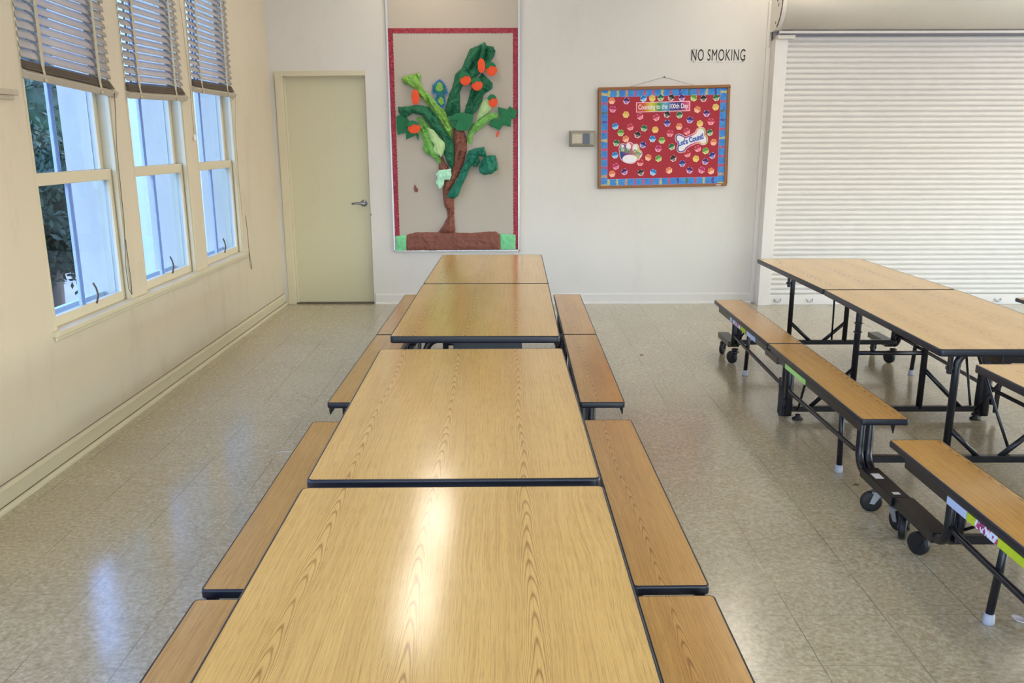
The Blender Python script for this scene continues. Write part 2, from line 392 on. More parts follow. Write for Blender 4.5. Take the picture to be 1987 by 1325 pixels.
for x0, x1 in ((-1.30, 2.36), (8.3, XR)):
    a, b = base_x(YB, x0, x1); mbA.add(a.v, a.f); mbS.add(b.v, b.f)
o = struct(mbA.build('baseboard_back', M['wall'], bevel=.003), 'white baseboard below the paper tree board'); mbS.build('shoe_moulding', M['wall'], o)

# door at the back left, set in a steel frame
d = bpy.data.objects.new('door_1', None); COL.objects.link(d); d.location = (-1.70, YB+.09, 0); struct(d, 'plain beige door with a lever handle')
MB().box(-2.076, -1.322, YB+.045, YB+.09, .012, 2.116).build('door_leaf', M['door'], d, bevel=.003)
f = MB().box(-2.152, -2.078, YB-.016, YB+.20, 0, 2.118).box(-2.152, -1.318, YB-.016, YB+.20, 2.118, 2.160).box(-2.078, -2.062, YB+.02, YB+.045, 0, 2.118)
f.box(-2.078, -1.318, YB+.02, YB+.045, 2.104, 2.118)
f.build('door_frame', M['trim'], d, bevel=.004)
MB().box(-2.08, -1.318, YB+.0, YB+.20, 0, .012).build('threshold', M['stack'], d)
h = MB().lathe([(.030, -.0), (.032, -.008), (.026, -.016), (.013, -.018), (.013, -.05)], (-1.385, YB+.045, .965), 1, 24)
h.tube([(-1.385, YB-.010, .965), (-1.41, YB-.014, .966), (-1.45, YB-.010, .966), (-1.492, YB-.002, .962)], [.012, .011, .010, .009], 10)
h.build('lever_handle', M['chrome'], d)
MB().lathe([(.006, 0), (.006, -.01)], (-1.315, YB, .86), 1, 8).build('frame_screw', M['stack'], d)

# ---------------------------------------------------------------- windows in the left wall
GL, GU = -2.252, -2.292     # planes of the lower (inner) and upper (outer) sash
def make_window(y0, idx, label):
    y1 = y0+WW
    w = bpy.data.objects.new('window_%d' % idx, None); COL.objects.link(w); w.location = (XL-.06, (y0+y1)/2, WZ0); struct(w, label)
    f = MB()   # jamb liner with its stops
    for ya, yb in ((y0, y0+.022), (y1-.022, y1)):
        f.box(-2.335, XL+.002, ya, yb, WZ0, WZ1)
    f.box(-2.335, XL+.002, y0, y1, WZ1-.022, WZ1)
    for ya, yb in ((y0+.022, y0+.036), (y1-.036, y1-.022)): f.box(-2.226, -2.204, ya, yb, WZ0, WZ1-.022)
    f.build('window_frame', M['trim'], w, bevel=.002)
    for nm, X, za, zb, mt in (('lower_sash', GL, WZ0+.002, 1.392, M['sash']), ('upper_sash', GU, 1.335, WZ1-.022, M['sash'])):
        s = MB(); ya, yb = y0+.024, y1-.024; st = .045; top = .057; bot = .050 if nm == 'lower_sash' else .055
        xa, xb = X-.017, X+.017
        s.box(xa, xb, ya, ya+st, za, zb); s.box(xa, xb, yb-st, yb, za, zb)
        s.box(xa, xb, ya+st, yb-st, za, za+bot); s.box(xa, xb, ya+st, yb-st, zb-top, zb)
        so = s.build(nm, mt, w, bevel=.003)
        ym = y0+WW*.47
        MB().box(X-.014, X-.002, ym-.022, ym-.010, za+bot, zb-top).box(X-.022, X-.004, ym-.012, ym+.012, za+bot, zb-top).box(X-.014, X-.002, ym+.012, ym+.020, za+bot, zb-top).build('glazing_bar', M['osash'], so)
        MB().box(X-.002, X+.002, ya+st-.004, yb-st+.004, za+bot-.004, zb-top+.004).build('glass_pane', M['glass'], so)
        if nm == 'lower_sash':
            MB().tube([(X+.020, ym+.10, za+bot-.012), (X+.026, ym+.115, za+bot+.03), (X+.024, ym+.105, za+bot+.07), (X+.02, ym+.085, za+bot+.10)], .005, 6).build('sash_hook', M['dcord'], so)
    # outside storm frame bars in pale paint
    b = MB()
    b.box(-2.40, -2.37, y0+.02, y0+.05, WZ0, WZ1)
    b.box(-2.40, -2.37, y0, y1, WZ0, WZ0+.04)
    b.build('outer_frame', M['osash'], w)
    return w
labels = {3: 'window nearest the camera in view, dark trees behind its glass', 4: 'middle one of the three windows in view', 5: 'window nearest the back wall, wire loop hanging at its corner'}
for k, y in enumerate(WY):
    n = k-3
    make_window(y, {5: 1, 6: 2, 7: 3}.get(k, k+4), {5: 'cream sash window, dark trees seen through its glass', 6: 'cream sash window between the two other ones in view', 7: 'cream sash window nearest the door'}.get(k, 'cream sash window behind the camera'))
struct(MB().box(XL-.03, XL+.028, 4.32, 7.69, .628, .656).box(XL, XL+.012, 4.335, 7.675, .604, .628).build('trim_1', M['trim'], bevel=.005, seg=3), 'cream window sill running under all the windows')
for y in WY:
    l = bpy.data.lights.new('window_portal', 'AREA'); l.shape = 'RECTANGLE'; l.size, l.size_y = WW, WZ1-WZ0; l.cycles.is_portal = True
    o = bpy.data.objects.new('window_portal', l); COL.objects.link(o); o.location = (XL-.31, y+WW/2, (WZ0+WZ1)/2); o.rotation_euler = (0, -math.pi/2, 0)

# outdoors
tag(MB().box(-40, XL-.30, -20, 40, -.5, -.3).build('asphalt_yard', M['ground']), 'grey asphalt yard outside the windows', 'yard', kind='structure')
def tree(loc, h, r, seed, label):
    rnd = random.Random(seed); x, y = loc
    t = thing('tree', label, 'tree', (x, y, -.3), 'trees outside the windows')
    MB().tube([(x, y, -.3), (x+.05, y+.03, h*.3), (x-.04, y, h*.6), (x+.05, y-.05, h*.8)], [.16, .13, .10, .06], 10).build('trunk', M['bark'], t)
    bm = bmesh.new(); bmesh.ops.create_icosphere(bm, subdivisions=4, radius=1)
    core = MB()
    for v in bm.verts:
        n_ = v.co.normalized(); k_ = .80+.45*mnoise.noise(n_*3+Vector((seed, 0, 0)))+.18*mnoise.noise(n_*9)
        v.co = Vector((x+n_.x*r*k_, y+n_.y*r*k_, h*.5+n_.z*h*.50*k_))
    mb = MB(); vv = [v.co.copy() for v in bm.verts]
    for k in range(9000):
        p = rnd.choice(vv); c0_ = Vector((x, y, h*.5)); p = c0_+(p-c0_)*rnd.uniform(.97, 1.2)+Vector((rnd.gauss(0, .05), rnd.gauss(0, .05), rnd.gauss(0, .05)))
        n1 = Vector((rnd.gauss(0, 1), rnd.gauss(0, 1), rnd.gauss(0, 1))).normalized(); n2 = n1.orthogonal().normalized(); s = .03+.035*rnd.random()
        mb.add([p-n1*s, p+n2*s*.45, p+n1*s, p-n2*s*.45], [(0, 1, 2, 3)])
    bm.verts.index_update(); core.add([v.co for v in bm.verts], [tuple(v.index for v in f.verts) for f in bm.faces], True); bm.free()
    core.build('crown', M['leaf'], t)
    mb.build('foliage', M['leaf'], t, recalc=False)
wg = thing('building_wing', 'pale projecting part of the building seen through the far windows', 'building', (-3.4, 9.6, -.3))
MB().box(-4.15, -2.50, 9.6, 10.2, -.3, 4.2).build('stucco_wall', M['outwall'], wg)
bt_ = MB()
for bx_ in (-4.15, -3.72, -3.30, -2.92): bt_.box(bx_, bx_+.07, 9.555, 9.6, -.3, 4.2)
bt_.build('wall_battens', M['osash'], wg)
tree((-6.3, 12.3), 4.4, .85, 1, 'leafy tree with the nearest dark crown outside the window')
tree((-8.4, 16.4), 5.2, 1.3, 2, 'leafy tree standing behind the nearest one outside')
tree((-5.15, 10.15), 1.55, .75, 5, 'low dark shrub outside the window, at the foot of the nearest tree')
tree((-7.2, 6.2), 4.2, 1.0, 3, 'leafy tree standing outside level with the middle window')
tree((-12.6, 23.5), 6.0, 1.9, 4, 'broad leafy tree farthest away outside')
struct(MB().box(-22, -4.2, 29, 30, -.3, 3.0).build('trim_9', M['outwall']), 'pale building wall across the yard')

# ---------------------------------------------------------------- blinds
def blind(y0, zl, zr, label, zt=2.98, tilt=52):
    """zl / zr = height of the bottom rail at its near and far end"""
    y1 = y0+WW
    ya, yb = y0+.008, y1-.004; xc = XL-.004
    t = thing('venetian_blind', label, 'window blind', (xc, (ya+yb)/2, zt), 'venetian blinds on the left wall')
    # slats: one curved strip each, front edge tipped down; drooping a little with the rail
    mb = MB(); pitch = .0405; n = int((zt-.04-max(zl, zr)-.10)/pitch)
    ang = math.radians(tilt); R = random.Random(int(y0*10))
    for i in range(n):
        f = i/max(1, n-1); zc0 = zt-.05-(zt-.05-zl-.118)*f; zc1 = zt-.05-(zt-.05-zr-.118)*f
        a = ang+R.uniform(-.05, .05); sec = []
        for k in range(7):
            s = (k/6-.5)*.050; c = .0065*(1-(2*s/.05)**2)
            sec.append((s*math.cos(a)+c*math.sin(a), -s*math.sin(a)+c*math.cos(a)))
        V = []; F = []
        for (yy, zz) in ((ya, zc0), (ya+(yb-ya)*.5, (zc0+zc1)/2-.001), (yb, zc1)):
            for dx, dz in sec: V.append((xc+dx, yy, zz+dz))
        for r in range(2):
            for k in range(6): F.append((r*7+k, r*7+k+1, (r+1)*7+k+1, (r+1)*7+k))
        mb.add(V, F, True)
    so = mb.build('slats', M['slat'], t); md = so.modifiers.new('thickness', 'SOLIDIFY'); md.thickness = .0012
    MB().box(XL-.045, XL+.028, ya, yb, zt-.03, zt+.02).build('head_rail', M['rail'], t, bevel=.003)
    def skew(m):   # follow the droop of the bottom rail
        m.v = [(x, y, z+zl+(zr-zl)*(y-ya)/(yb-ya)) for x, y, z in m.v]; return m
    th = math.radians(30)
    sec = [(-.027, -.017), (.027, -.017), (.027, .017), (-.027, .017)]
    sec = [(xc+.006+a*math.cos(th)+b*math.sin(th), .028-a*math.sin(th)+b*math.cos(th)) for a, b in sec]
    skew(MB().prism(sec, 1, ya, yb+.03)).build('bottom_rail', M['rail'], t, bevel=.003)
    st = MB()
    for j in range(4):
        a, b = .027-.002*j, .0045
        zz = .058+j*.0085
        s2 = [(xc+.002+p*math.cos(th*.8)+q_*math.sin(th*.8), zz-p*math.sin(th*.8)+q_*math.cos(th*.8)) for p, q_ in [(-a, -b), (a, -b), (a, b), (-a, b)]]
        st.prism(s2, 1, ya+.004, yb-.012*j)
    skew(st).build('slat_stack', M['stack'], t, bevel=.002)  # stacked slats, their backlit shade put into the colour
    for fy in (.16, .80):
        yy = ya+(yb-ya)*fy; zz = zl+(zr-zl)*fy
        tp_ = MB().box(xc+.024, xc+.0255, yy, yy+.030, zz+.07, zt).box(xc-.0255, xc-.024, yy, yy+.030, zz+.07, zt)
        tp_.add([(xc+.0255, yy, zz+.07), (xc+.0255, yy+.024, zz+.07), (xc+.034, yy+.024, zz+.004), (xc+.034, yy, zz+.004)], [(0, 1, 2, 3)])
        k = 0
        while zz+.10+k*pitch < zt: 
            zq = zz+.10+k*pitch; tp_.add([(xc-.024, yy-.002, zq+.02), (xc+.024, yy-.002, zq-.014), (xc+.024, yy+.012, zq-.014), (xc-.024, yy+.012, zq+.02)], [(0, 1, 2, 3)]); k += 1
        tp_.build('ladder_tape', M['tape'], t, recalc=False)
        MB().tube([(xc+.0, yy-.012, zt-.02), (xc+.0, yy-.012, zz+.06)], .0016, 5).build('lift_cord', M['cord'], t)
    return t
o = MB().box(XL, XL+.030, 2.95, 4.255, 1.738, 1.762).box(XL, XL+.018, 2.95, 4.235, 1.718, 1.738).build('wall_ledge', M['rail'], bevel=.003); set_origin(o, (XL, 3.6, 1.74)); tag(o, 'short cream wooden ledge on the left wall at the edge of view', 'ledge')
blind(WY[5], 1.815, 1.775, 'cream venetian blind over the window showing dark trees, its bottom rail drooping', tilt=62)
blind(WY[6], 1.778, 1.800, 'cream venetian blind of the middle window, a twisted dull slat above its rail')
blind(WY[7], 1.868, 1.872, 'cream venetian blind over the window nearest the door')
def cord(name, pts, label, m, r=.0016, loc=None):
    o = MB().tube(pts, r, 6).build(name, m); set_origin(o, pts[0]); tag(o, label, 'cord'); return o
xw = XL+.012
cord('blind_cord', [(xw, 6.50, 2.60), (xw, 6.56, 2.35), (xw, 6.58, 2.1), (xw, 6.60, 1.9), (xw, 6.59, 1.72), (xw, 6.60, 1.58)], 'thin blind pull cord hanging on the pier, small white tassel below', M['cord'])
tas = MB().lathe([(.003, .03), (.008, .02), (.008, -.01), (.004, -.015)], (xw+.002, 6.60, 1.56), 2, 10).build('cord_tassel', M['white']); set_origin(tas, (xw, 6.60, 1.56)); tag(tas, 'small white tassel on the pier cord beside the door-end window', 'tassel')
xs = XL+.034
cord('wire_loop', [(xs, 7.63, .95), (xs, 7.645, .80), (xs, 7.65, .66), (xs, 7.64, .60), (xs, 7.66, .52), (xs, 7.69, .50), (xs, 7.70, .53), (xs, 7.665, .60), (xs, 7.65, .66)], 'dark wire loop hanging below the corner of the window nearest the door', M['dcord'], .0022)
cord('blind_cord', [(XL+.03, 5.285, 1.80), (XL+.006, 5.29, 1.5), (XL+.004, 5.285, 1.1), (XL+.004, 5.24, .86), (XL+.004, 5.245, .72), (XL+.005, 5.28, .68), (XL+.004, 5.29, .76), (XL+.004, 5.275, 1.0)], 'brown blind cord looped against the jamb of the window showing trees', M['dcord'], .002)
cord('blind_cord', [(XL+.03, 7.61, 1.9), (XL+.006, 7.62, 1.6), (XL+.005, 7.615, 1.2), (XL+.006, 7.63, .95)], 'thin blind cord down the jamb of the window nearest the door', M['cord'], .0014)

# ---------------------------------------------------------------- ceiling lights (out of the frame; mirrored in the table and floor)
def ceiling_light(x, y):
    t = thing('ceiling_light', 'fluorescent ceiling light above the middle table row, nearest the back wall', 'ceiling light', (x, y, ZC), 'fluorescent ceiling lights')
    MB().box(x-.16, x+.16, y-.62, y+.62, 3.30, 3.36).build('housing', M['fixture'], t, bevel=.005)
    MB().prism([(x-.15, 3.30), (x+.15, 3.30), (x+.12, 3.255), (x-.12, 3.255)], 1, y-.61, y+.61).build('diffuser', M['tubelight'], t)
    for s in (-.4, .4): MB().tube([(x, y+s, 3.36), (x, y+s, ZC)], .008, 8).build('hanger', M['fixture'], t)
    return t
def copy_tree(o, parent=None):
    c = o.copy(); COL.objects.link(c); c.parent = parent
    for ch in list(o.children): copy_tree(ch, c)
    return c
L0 = ceiling_light(-.72, 8.05)
for x in (-.72, 2.25, 5.2):
    for y in (2.0, 6.45, 8.05):
        if (x, y) == (-.72, 8.05): continue
        c = copy_tree(L0); c.location = (x, y, ZC)
        c['label'] = 'fluorescent ceiling light %s, %s' % ({-.72: 'above the middle table row', 2.25: 'above the shutter-side table row', 5.2: 'above the far table row'}[x], {2.0: 'nearest the camera', 6.45: 'middle of its row', 8.05: 'nearest the back wall'}[y])
PAPER={
 'trunk':[(-0.5063, 1.6572), (-0.4114, 1.6263), (-0.3923, 1.5725), (-0.3893, 1.5109), (-0.3866, 1.5053), (-0.396, 1.4326), (-0.4139, 1.3595), (-0.4403, 1.2861), (-0.4752, 1.2124), (-0.5097, 1.1713), (-0.528, 1.097), (-0.5195, 1.0058), (-0.5184, 0.9307), (-0.5201, 0.8385), (-0.5119, 0.6865), (-0.6769, 0.6912), (-0.6196, 0.7714), (-0.584, 0.8387), (-0.5871, 0.8974), (-0.6115, 0.9477), (-0.6226, 1.0227), (-0.6277, 1.0973), (-0.6114, 1.1468), (-0.5591, 1.229), (-0.5327, 1.2863), (-0.5129, 1.3597), (-0.5101, 1.5056), (-0.52, 1.5651)],
 'stem2':[(-0.6227, 1.4006), (-0.5905, 1.3354), (-0.5335, 1.2453), (-0.5355, 1.1466), (-0.5963, 1.0641), (-0.6209, 1.0973), (-0.6105, 1.188), (-0.6588, 1.2866), (-0.6489, 1.3519)],
 'g1':[(-0.5945, 1.8059), (-0.5735, 1.8626), (-0.548, 1.953), (-0.5152, 2.0204), (-0.4982, 2.0875), (-0.4817, 2.1321), (-0.426, 2.184), (-0.3775, 2.2872), (-0.3494, 2.3459), (-0.2751, 2.3714), (-0.2126, 2.4042), (-0.1934, 2.3713), (-0.1352, 2.3638), (-0.116, 2.3271), (-0.128, 2.2867), (-0.1675, 2.2278), (-0.1991, 2.1909), (-0.2387, 2.1465), (-0.3019, 2.102), (-0.3341, 2.0424), (-0.4207, 2.0276), (-0.4493, 1.9678), (-0.4445, 1.7866), (-0.5043, 1.7639), (-0.5678, 1.7565)],
 'g2':[(-0.4044, 1.8168), (-0.3756, 1.8924), (-0.3506, 1.9826), (-0.3103, 2.0573), (-0.2387, 2.1391), (-0.1999, 2.1018), (-0.1454, 2.0495), (-0.1458, 2.0046), (-0.2171, 1.9522), (-0.2649, 1.9072), (-0.313, 1.8469), (-0.3377, 1.7787), (-0.4091, 1.7675)],
 'g2b':[(-0.4091, 1.7675), (-0.3963, 1.832), (-0.3044, 1.9073), (-0.233, 1.9372), (-0.2494, 1.8845), (-0.2978, 1.8014), (-0.3378, 1.7673)],
 'l1':[(-0.9805, 2.0923), (-0.9366, 2.1145), (-0.85, 2.1292), (-0.826, 2.144), (-0.8033, 2.118), (-0.8089, 2.0584), (-0.7754, 1.991), (-0.7061, 1.9308), (-0.6371, 1.8476), (-0.5829, 1.7945), (-0.545, 1.7107), (-0.5143, 1.6572), (-0.5243, 1.5497), (-0.5788, 1.6114), (-0.6323, 1.7109), (-0.686, 1.7871), (-0.755, 1.8706), (-0.8162, 1.9385), (-0.8541, 1.9912), (-0.9158, 2.0287), (-0.9623, 2.0475)],
 'd1':[(-1.0206, 1.8409), (-0.9375, 1.8445), (-0.8185, 1.8594), (-0.7321, 1.8403), (-0.6628, 1.7643), (-0.625, 1.6804), (-0.5627, 1.619), (-0.5163, 1.5497), (-0.5076, 1.5056), (-0.5056, 1.3922), (-0.5162, 1.274), (-0.5576, 1.3027), (-0.5858, 1.3599), (-0.6052, 1.4331), (-0.5911, 1.5058), (-0.6352, 1.5808), (-0.7054, 1.6423), (-0.759, 1.7188), (-0.7974, 1.7646), (-0.8839, 1.7876), (-0.9405, 1.7497), (-0.9796, 1.765), (-1.0105, 1.7879)],
 'lf1':[(-1.0393, 1.7576), (-0.9789, 1.7878), (-0.9254, 1.7268), (-0.9194, 1.6658), (-0.9609, 1.6123), (-1.0331, 1.5932), (-1.038, 1.6813)],
 'lf2':[(-0.9561, 1.6352), (-0.8649, 1.6274), (-0.834, 1.5966), (-0.8436, 1.5389), (-0.8619, 1.5928), (-0.9549, 1.5492)],
 'm1':[(-0.8613, 1.7495), (-0.7979, 1.7494), (-0.7364, 1.673), (-0.706, 1.6193), (-0.6764, 1.527), (-0.6712, 1.4737), (-0.6478, 1.4007), (-0.5991, 1.3273), (-0.6084, 1.2865), (-0.6986, 1.3764), (-0.7727, 1.4254), (-0.8051, 1.4659), (-0.7949, 1.5305), (-0.8109, 1.5658), (-0.8333, 1.6196), (-0.8154, 1.6885)],
 'm2':[(-0.7527, 1.6577), (-0.6897, 1.6346), (-0.6436, 1.5654), (-0.595, 1.5229), (-0.5888, 1.4978), (-0.6052, 1.4331), (-0.6311, 1.3966), (-0.6889, 1.4333), (-0.7048, 1.4657), (-0.6873, 1.498), (-0.7195, 1.5465)],
 'p1':[(-0.6852, 1.2375), (-0.6507, 1.2743), (-0.5412, 1.2863), (-0.5339, 1.2289), (-0.5515, 1.1879), (-0.6021, 1.188), (-0.6116, 1.1386), (-0.6504, 1.1015), (-0.687, 1.1635), (-0.6674, 1.2046)],
 'r1':[(-0.3069, 1.7102), (-0.235, 1.7481), (-0.1712, 1.7935), (-0.0921, 1.7782), (-0.1082, 1.7402), (-0.1878, 1.7099), (-0.26, 1.6413), (-0.3242, 1.6031), (-0.3407, 1.557), (-0.3494, 1.5069), (-0.3813, 1.507), (-0.3882, 1.5802), (-0.3716, 1.6262), (-0.3391, 1.6721)],
 'r2':[(-0.2987, 1.7254), (-0.2658, 1.8317), (-0.2333, 1.9071), (-0.1939, 1.907), (-0.147, 1.8465), (-0.1711, 1.8087), (-0.2349, 1.7557), (-0.2909, 1.7178)],
 'c1':[(-0.5602, 1.7412), (-0.4801, 1.7867), (-0.4088, 1.7903), (-0.322, 1.7673), (-0.339, 1.6797), (-0.3796, 1.6262), (-0.4829, 1.6341), (-0.4984, 1.6571), (-0.4653, 1.7258), (-0.5448, 1.7222)],
 'c2':[(-0.5448, 1.7222), (-0.4613, 1.7296), (-0.4945, 1.6533), (-0.53, 1.6649)],
 'rl':[(-0.0957, 1.8388), (-0.0127, 1.8159), (0.0111, 1.8462), (0.0743, 1.8082), (0.0663, 1.7398), (0.0266, 1.7323), (0.0185, 1.6636), (-0.053, 1.6791), (-0.0851, 1.6294), (-0.1881, 1.6794), (-0.1559, 1.7327), (-0.0765, 1.7401), (-0.0999, 1.7934)],
 'd2':[(-0.6015, 1.0184), (-0.5709, 1.064), (-0.4754, 1.2041), (-0.4403, 1.2861), (-0.4057, 1.3513), (-0.3791, 1.4487), (-0.3035, 1.4728), (-0.2281, 1.4848), (-0.2038, 1.4077), (-0.2123, 1.3915), (-0.2793, 1.3998), (-0.3049, 1.3592), (-0.356, 1.3022), (-0.3907, 1.2286), (-0.443, 1.1216), (-0.4783, 1.0389), (-0.5127, 1.0099)],
 'd3':[(-0.2291, 1.3916), (-0.1787, 1.4077), (-0.12, 1.4075), (-0.1039, 1.3179), (-0.1041, 1.277), (-0.1633, 1.2362), (-0.2308, 1.2282), (-0.2726, 1.2529), (-0.2804, 1.302), (-0.2546, 1.3591)],
 'd4':[(-0.3386, 1.3511), (-0.2876, 1.3998), (-0.2631, 1.3509), (-0.2972, 1.3021), (-0.3308, 1.3021)],
 'frog':[(-0.6317, 2.0804), (-0.6008, 2.0579), (-0.5779, 2.028), (-0.5595, 1.968), (-0.5876, 1.9455), (-0.581, 1.8853), (-0.5936, 1.8475), (-0.6295, 1.8325), (-0.6603, 1.8704), (-0.675, 1.9156), (-0.6584, 1.9494), (-0.7014, 1.9608), (-0.6958, 2.0282), (-0.6637, 2.0581)],
 'frogin':[(-0.6322, 2.0617), (-0.609, 2.043), (-0.5982, 1.9981), (-0.6183, 1.9794), (-0.6498, 1.9795), (-0.669, 1.9982), (-0.6562, 2.0431)],
 'frogin2':[(-0.6273, 1.9306), (-0.6, 1.9155), (-0.5931, 1.8702), (-0.6211, 1.8552), (-0.6481, 1.8854), (-0.645, 1.9156)],
 'soil':[(-0.977, 0.6708), (-0.8863, 0.696), (-0.741, 0.6957), (-0.5186, 0.6908), (-0.3647, 0.6861), (-0.2105, 0.6984), (-0.1249, 0.7025), (-0.0866, 0.6727), (-0.0832, 0.5277), (-0.9861, 0.5217)],
 'sq1':[(-1.0799, 0.6626), (-0.9812, 0.6709), (-0.9904, 0.5217), (-1.0851, 0.5177)],
 'sq2':[(-0.0823, 0.6811), (0.0632, 0.668), (0.0613, 0.5316), (-0.0789, 0.5277)],
 'seed':[(-0.8858, 1.1434), (-0.8738, 1.1186), (-0.8559, 1.0979), (-0.8582, 1.0772), (-0.8753, 1.069), (-0.8935, 1.0814), (-0.8942, 1.1145)],
 'sliver':[(-0.105, 1.6294), (-0.0891, 1.6179), (-0.1053, 1.5718), (-0.1213, 1.568)],
}
APPLES= [(-0.2451, 2.1947, 0.0339, 0.0636, 0), (-0.1558, 2.159, 0.0526, 0.0526, 1), (-0.3911, 2.0743, 0.0509, 0.0492, 1), (-0.2861, 2.0294, 0.0492, 0.0492, 1), (-0.8531, 1.926, 0.0356, 0.0679, 0), (-0.8731, 1.6538, 0.0577, 0.0492, 1), (-0.1423, 1.8831, 0.0424, 0.0492, 1)]
PAWS= [(0.9541, 1.8913, 'orange'), (1.0885, 1.891, 'purple'), (1.2463, 1.9111, 'blue'), (1.3274, 1.9127, 'yellow'), (1.4037, 1.9179, 'green'), (1.5024, 1.9186, 'black'), (1.5986, 1.9166, 'purple'), (1.7105, 1.9154, 'lime'), (1.8013, 1.9099, 'black'), (1.9184, 1.9167, 'green'), (0.9654, 1.8172, 'magenta'), (1.9174, 1.8338, 'yellow'), (1.7493, 1.8127, 'orange'), (1.0884, 1.7694, 'yellow'), (1.22, 1.7538, 'pink'), (1.3704, 1.7418, 'pink'), (1.4695, 1.7694, 'black'), (1.5849, 1.7656, 'green'), (1.8362, 1.7784, 'purple'), (1.6836, 1.7204, 'navy'), (1.8805, 1.7046, 'pink'), (0.9919, 1.6652, 'blue'), (1.1321, 1.6585, 'pink'), (1.2612, 1.6474, 'green'), (1.3652, 1.6336, 'yellow'), (1.4747, 1.6911, 'navy'), (1.5868, 1.662, 'orange'), (1.7781, 1.6877, 'yellow'), (1.0444, 1.6062, 'lime'), (1.2021, 1.5886, 'black'), (1.5049, 1.5997, 'pink'), (1.6593, 1.6184, 'pink'), (1.8745, 1.6079, 'green'), (1.093, 1.5516, 'orange'), (1.3429, 1.551, 'blue'), (1.4311, 1.5381, 'lime'), (1.0073, 1.5154, 'green'), (1.2552, 1.4975, 'navy'), (1.915, 1.5205, 'orange'), (1.4001, 1.4624, 'magenta'), (1.526, 1.4795, 'green'), (1.7698, 1.4625, 'pink'), (1.8447, 1.4412, 'lime'), (0.9971, 1.4048, 'blue'), (1.3094, 1.3829, 'orange'), (1.4055, 1.3735, 'lime'), (1.5448, 1.374, 'black'), (1.6746, 1.4151, 'red'), (1.9094, 1.3998, 'navy'), (1.7573, 1.3708, 'yellow'), (1.8468, 1.3457, 'purple'), (1.6314, 1.3269, 'navy'), (1.2352, 1.3361, 'red'), (1.0074, 1.3026, 'magenta'), (1.5096, 1.2653, 'orange'), (1.7027, 1.2657, 'purple'), (1.8158, 1.2673, 'magenta'), (1.9048, 1.2578, 'orange'), (0.9741, 1.2342, 'orange'), (1.0887, 1.2534, 'purple'), (1.2431, 1.2446, 'black'), (1.36, 1.248, 'blue')]
BIGPAW= [(1.0286, 1.4624), (1.037, 1.4989), (1.0648, 1.5171), (1.0983, 1.5033), (1.1072, 1.5216), (1.14, 1.5279), (1.1691, 1.5032), (1.2018, 1.5122), (1.2237, 1.4802), (1.2225, 1.4574), (1.2515, 1.439), (1.253, 1.3977), (1.2257, 1.3656), (1.2023, 1.3565), (1.1794, 1.3289), (1.1321, 1.3244), (1.0746, 1.343), (1.0404, 1.3799), (1.0363, 1.4258)]
BONE= [(1.5489, 1.5615), (1.5571, 1.5887), (1.5895, 1.6022), (1.6327, 1.584), (1.6475, 1.5703), (1.7352, 1.6064), (1.7475, 1.6426), (1.7888, 1.6624), (1.8272, 1.647), (1.8388, 1.6062), (1.8301, 1.5926), (1.8595, 1.5698), (1.8622, 1.5198), (1.8353, 1.4925), (1.7926, 1.4971), (1.7775, 1.5154), (1.6756, 1.4746), (1.6492, 1.4334), (1.6072, 1.4198), (1.5732, 1.4382), (1.5714, 1.4794), (1.5841, 1.5113), (1.5599, 1.525)]
# ---------------------------------------------------------------- folding cafeteria tables with benches
def rrect(u0, u1, v0, v1, r, n=5):
    P = []
    for cx, cy, a0 in ((u1-r, v1-r, 0), (u0+r, v1-r, 90), (u0+r, v0+r, 180), (u1-r, v0+r, 270)):
        for k in range(n+1):
            a = math.radians(a0+90*k/n); P.append((cx+r*math.cos(a), cy+r*math.sin(a)))
    return P
def slab(u0, u1, v0, v1, z0, z1, r, ze):
    """laminate board and its rounded edge band; ze(v) = small rise"""
    b = .004; inner = rrect(u0+b, u1-b, v0+b, v1-b, r-b); m = MB().prism(inner, 2, z0, z1)
    m.v = [(x, y, z+ze(y)) for x, y, z in m.v]
    prof = [(0, z0-.001), (b*.8, z0+.001), (b, z0+.006), (b, z1-.007), (b*.8, z1-.001), (0, z1+.0006), (-.0015, z1+.0006), (-.0015, z0-.001)]
    e = MB(); n = len(inner); V = []
    for off, z in prof:
        for (x, y) in rrect(u0+b-off, u1-b+off, v0+b-off, v1-b+off, r-b+off): V.append((x, y, z+ze(y)))
    k = len(prof); F = [(i*n+j, i*n+(j+1) % n, ((i+1) % k)*n+(j+1) % n, ((i+1) % k)*n+j) for i in range(k) for j in range(n)]
    e.add(V, F, True)
    return m, e
TL, TW, BO, BI, ZT, ZB = 1.5117, .3805, .6785, .472, .7009, .3904
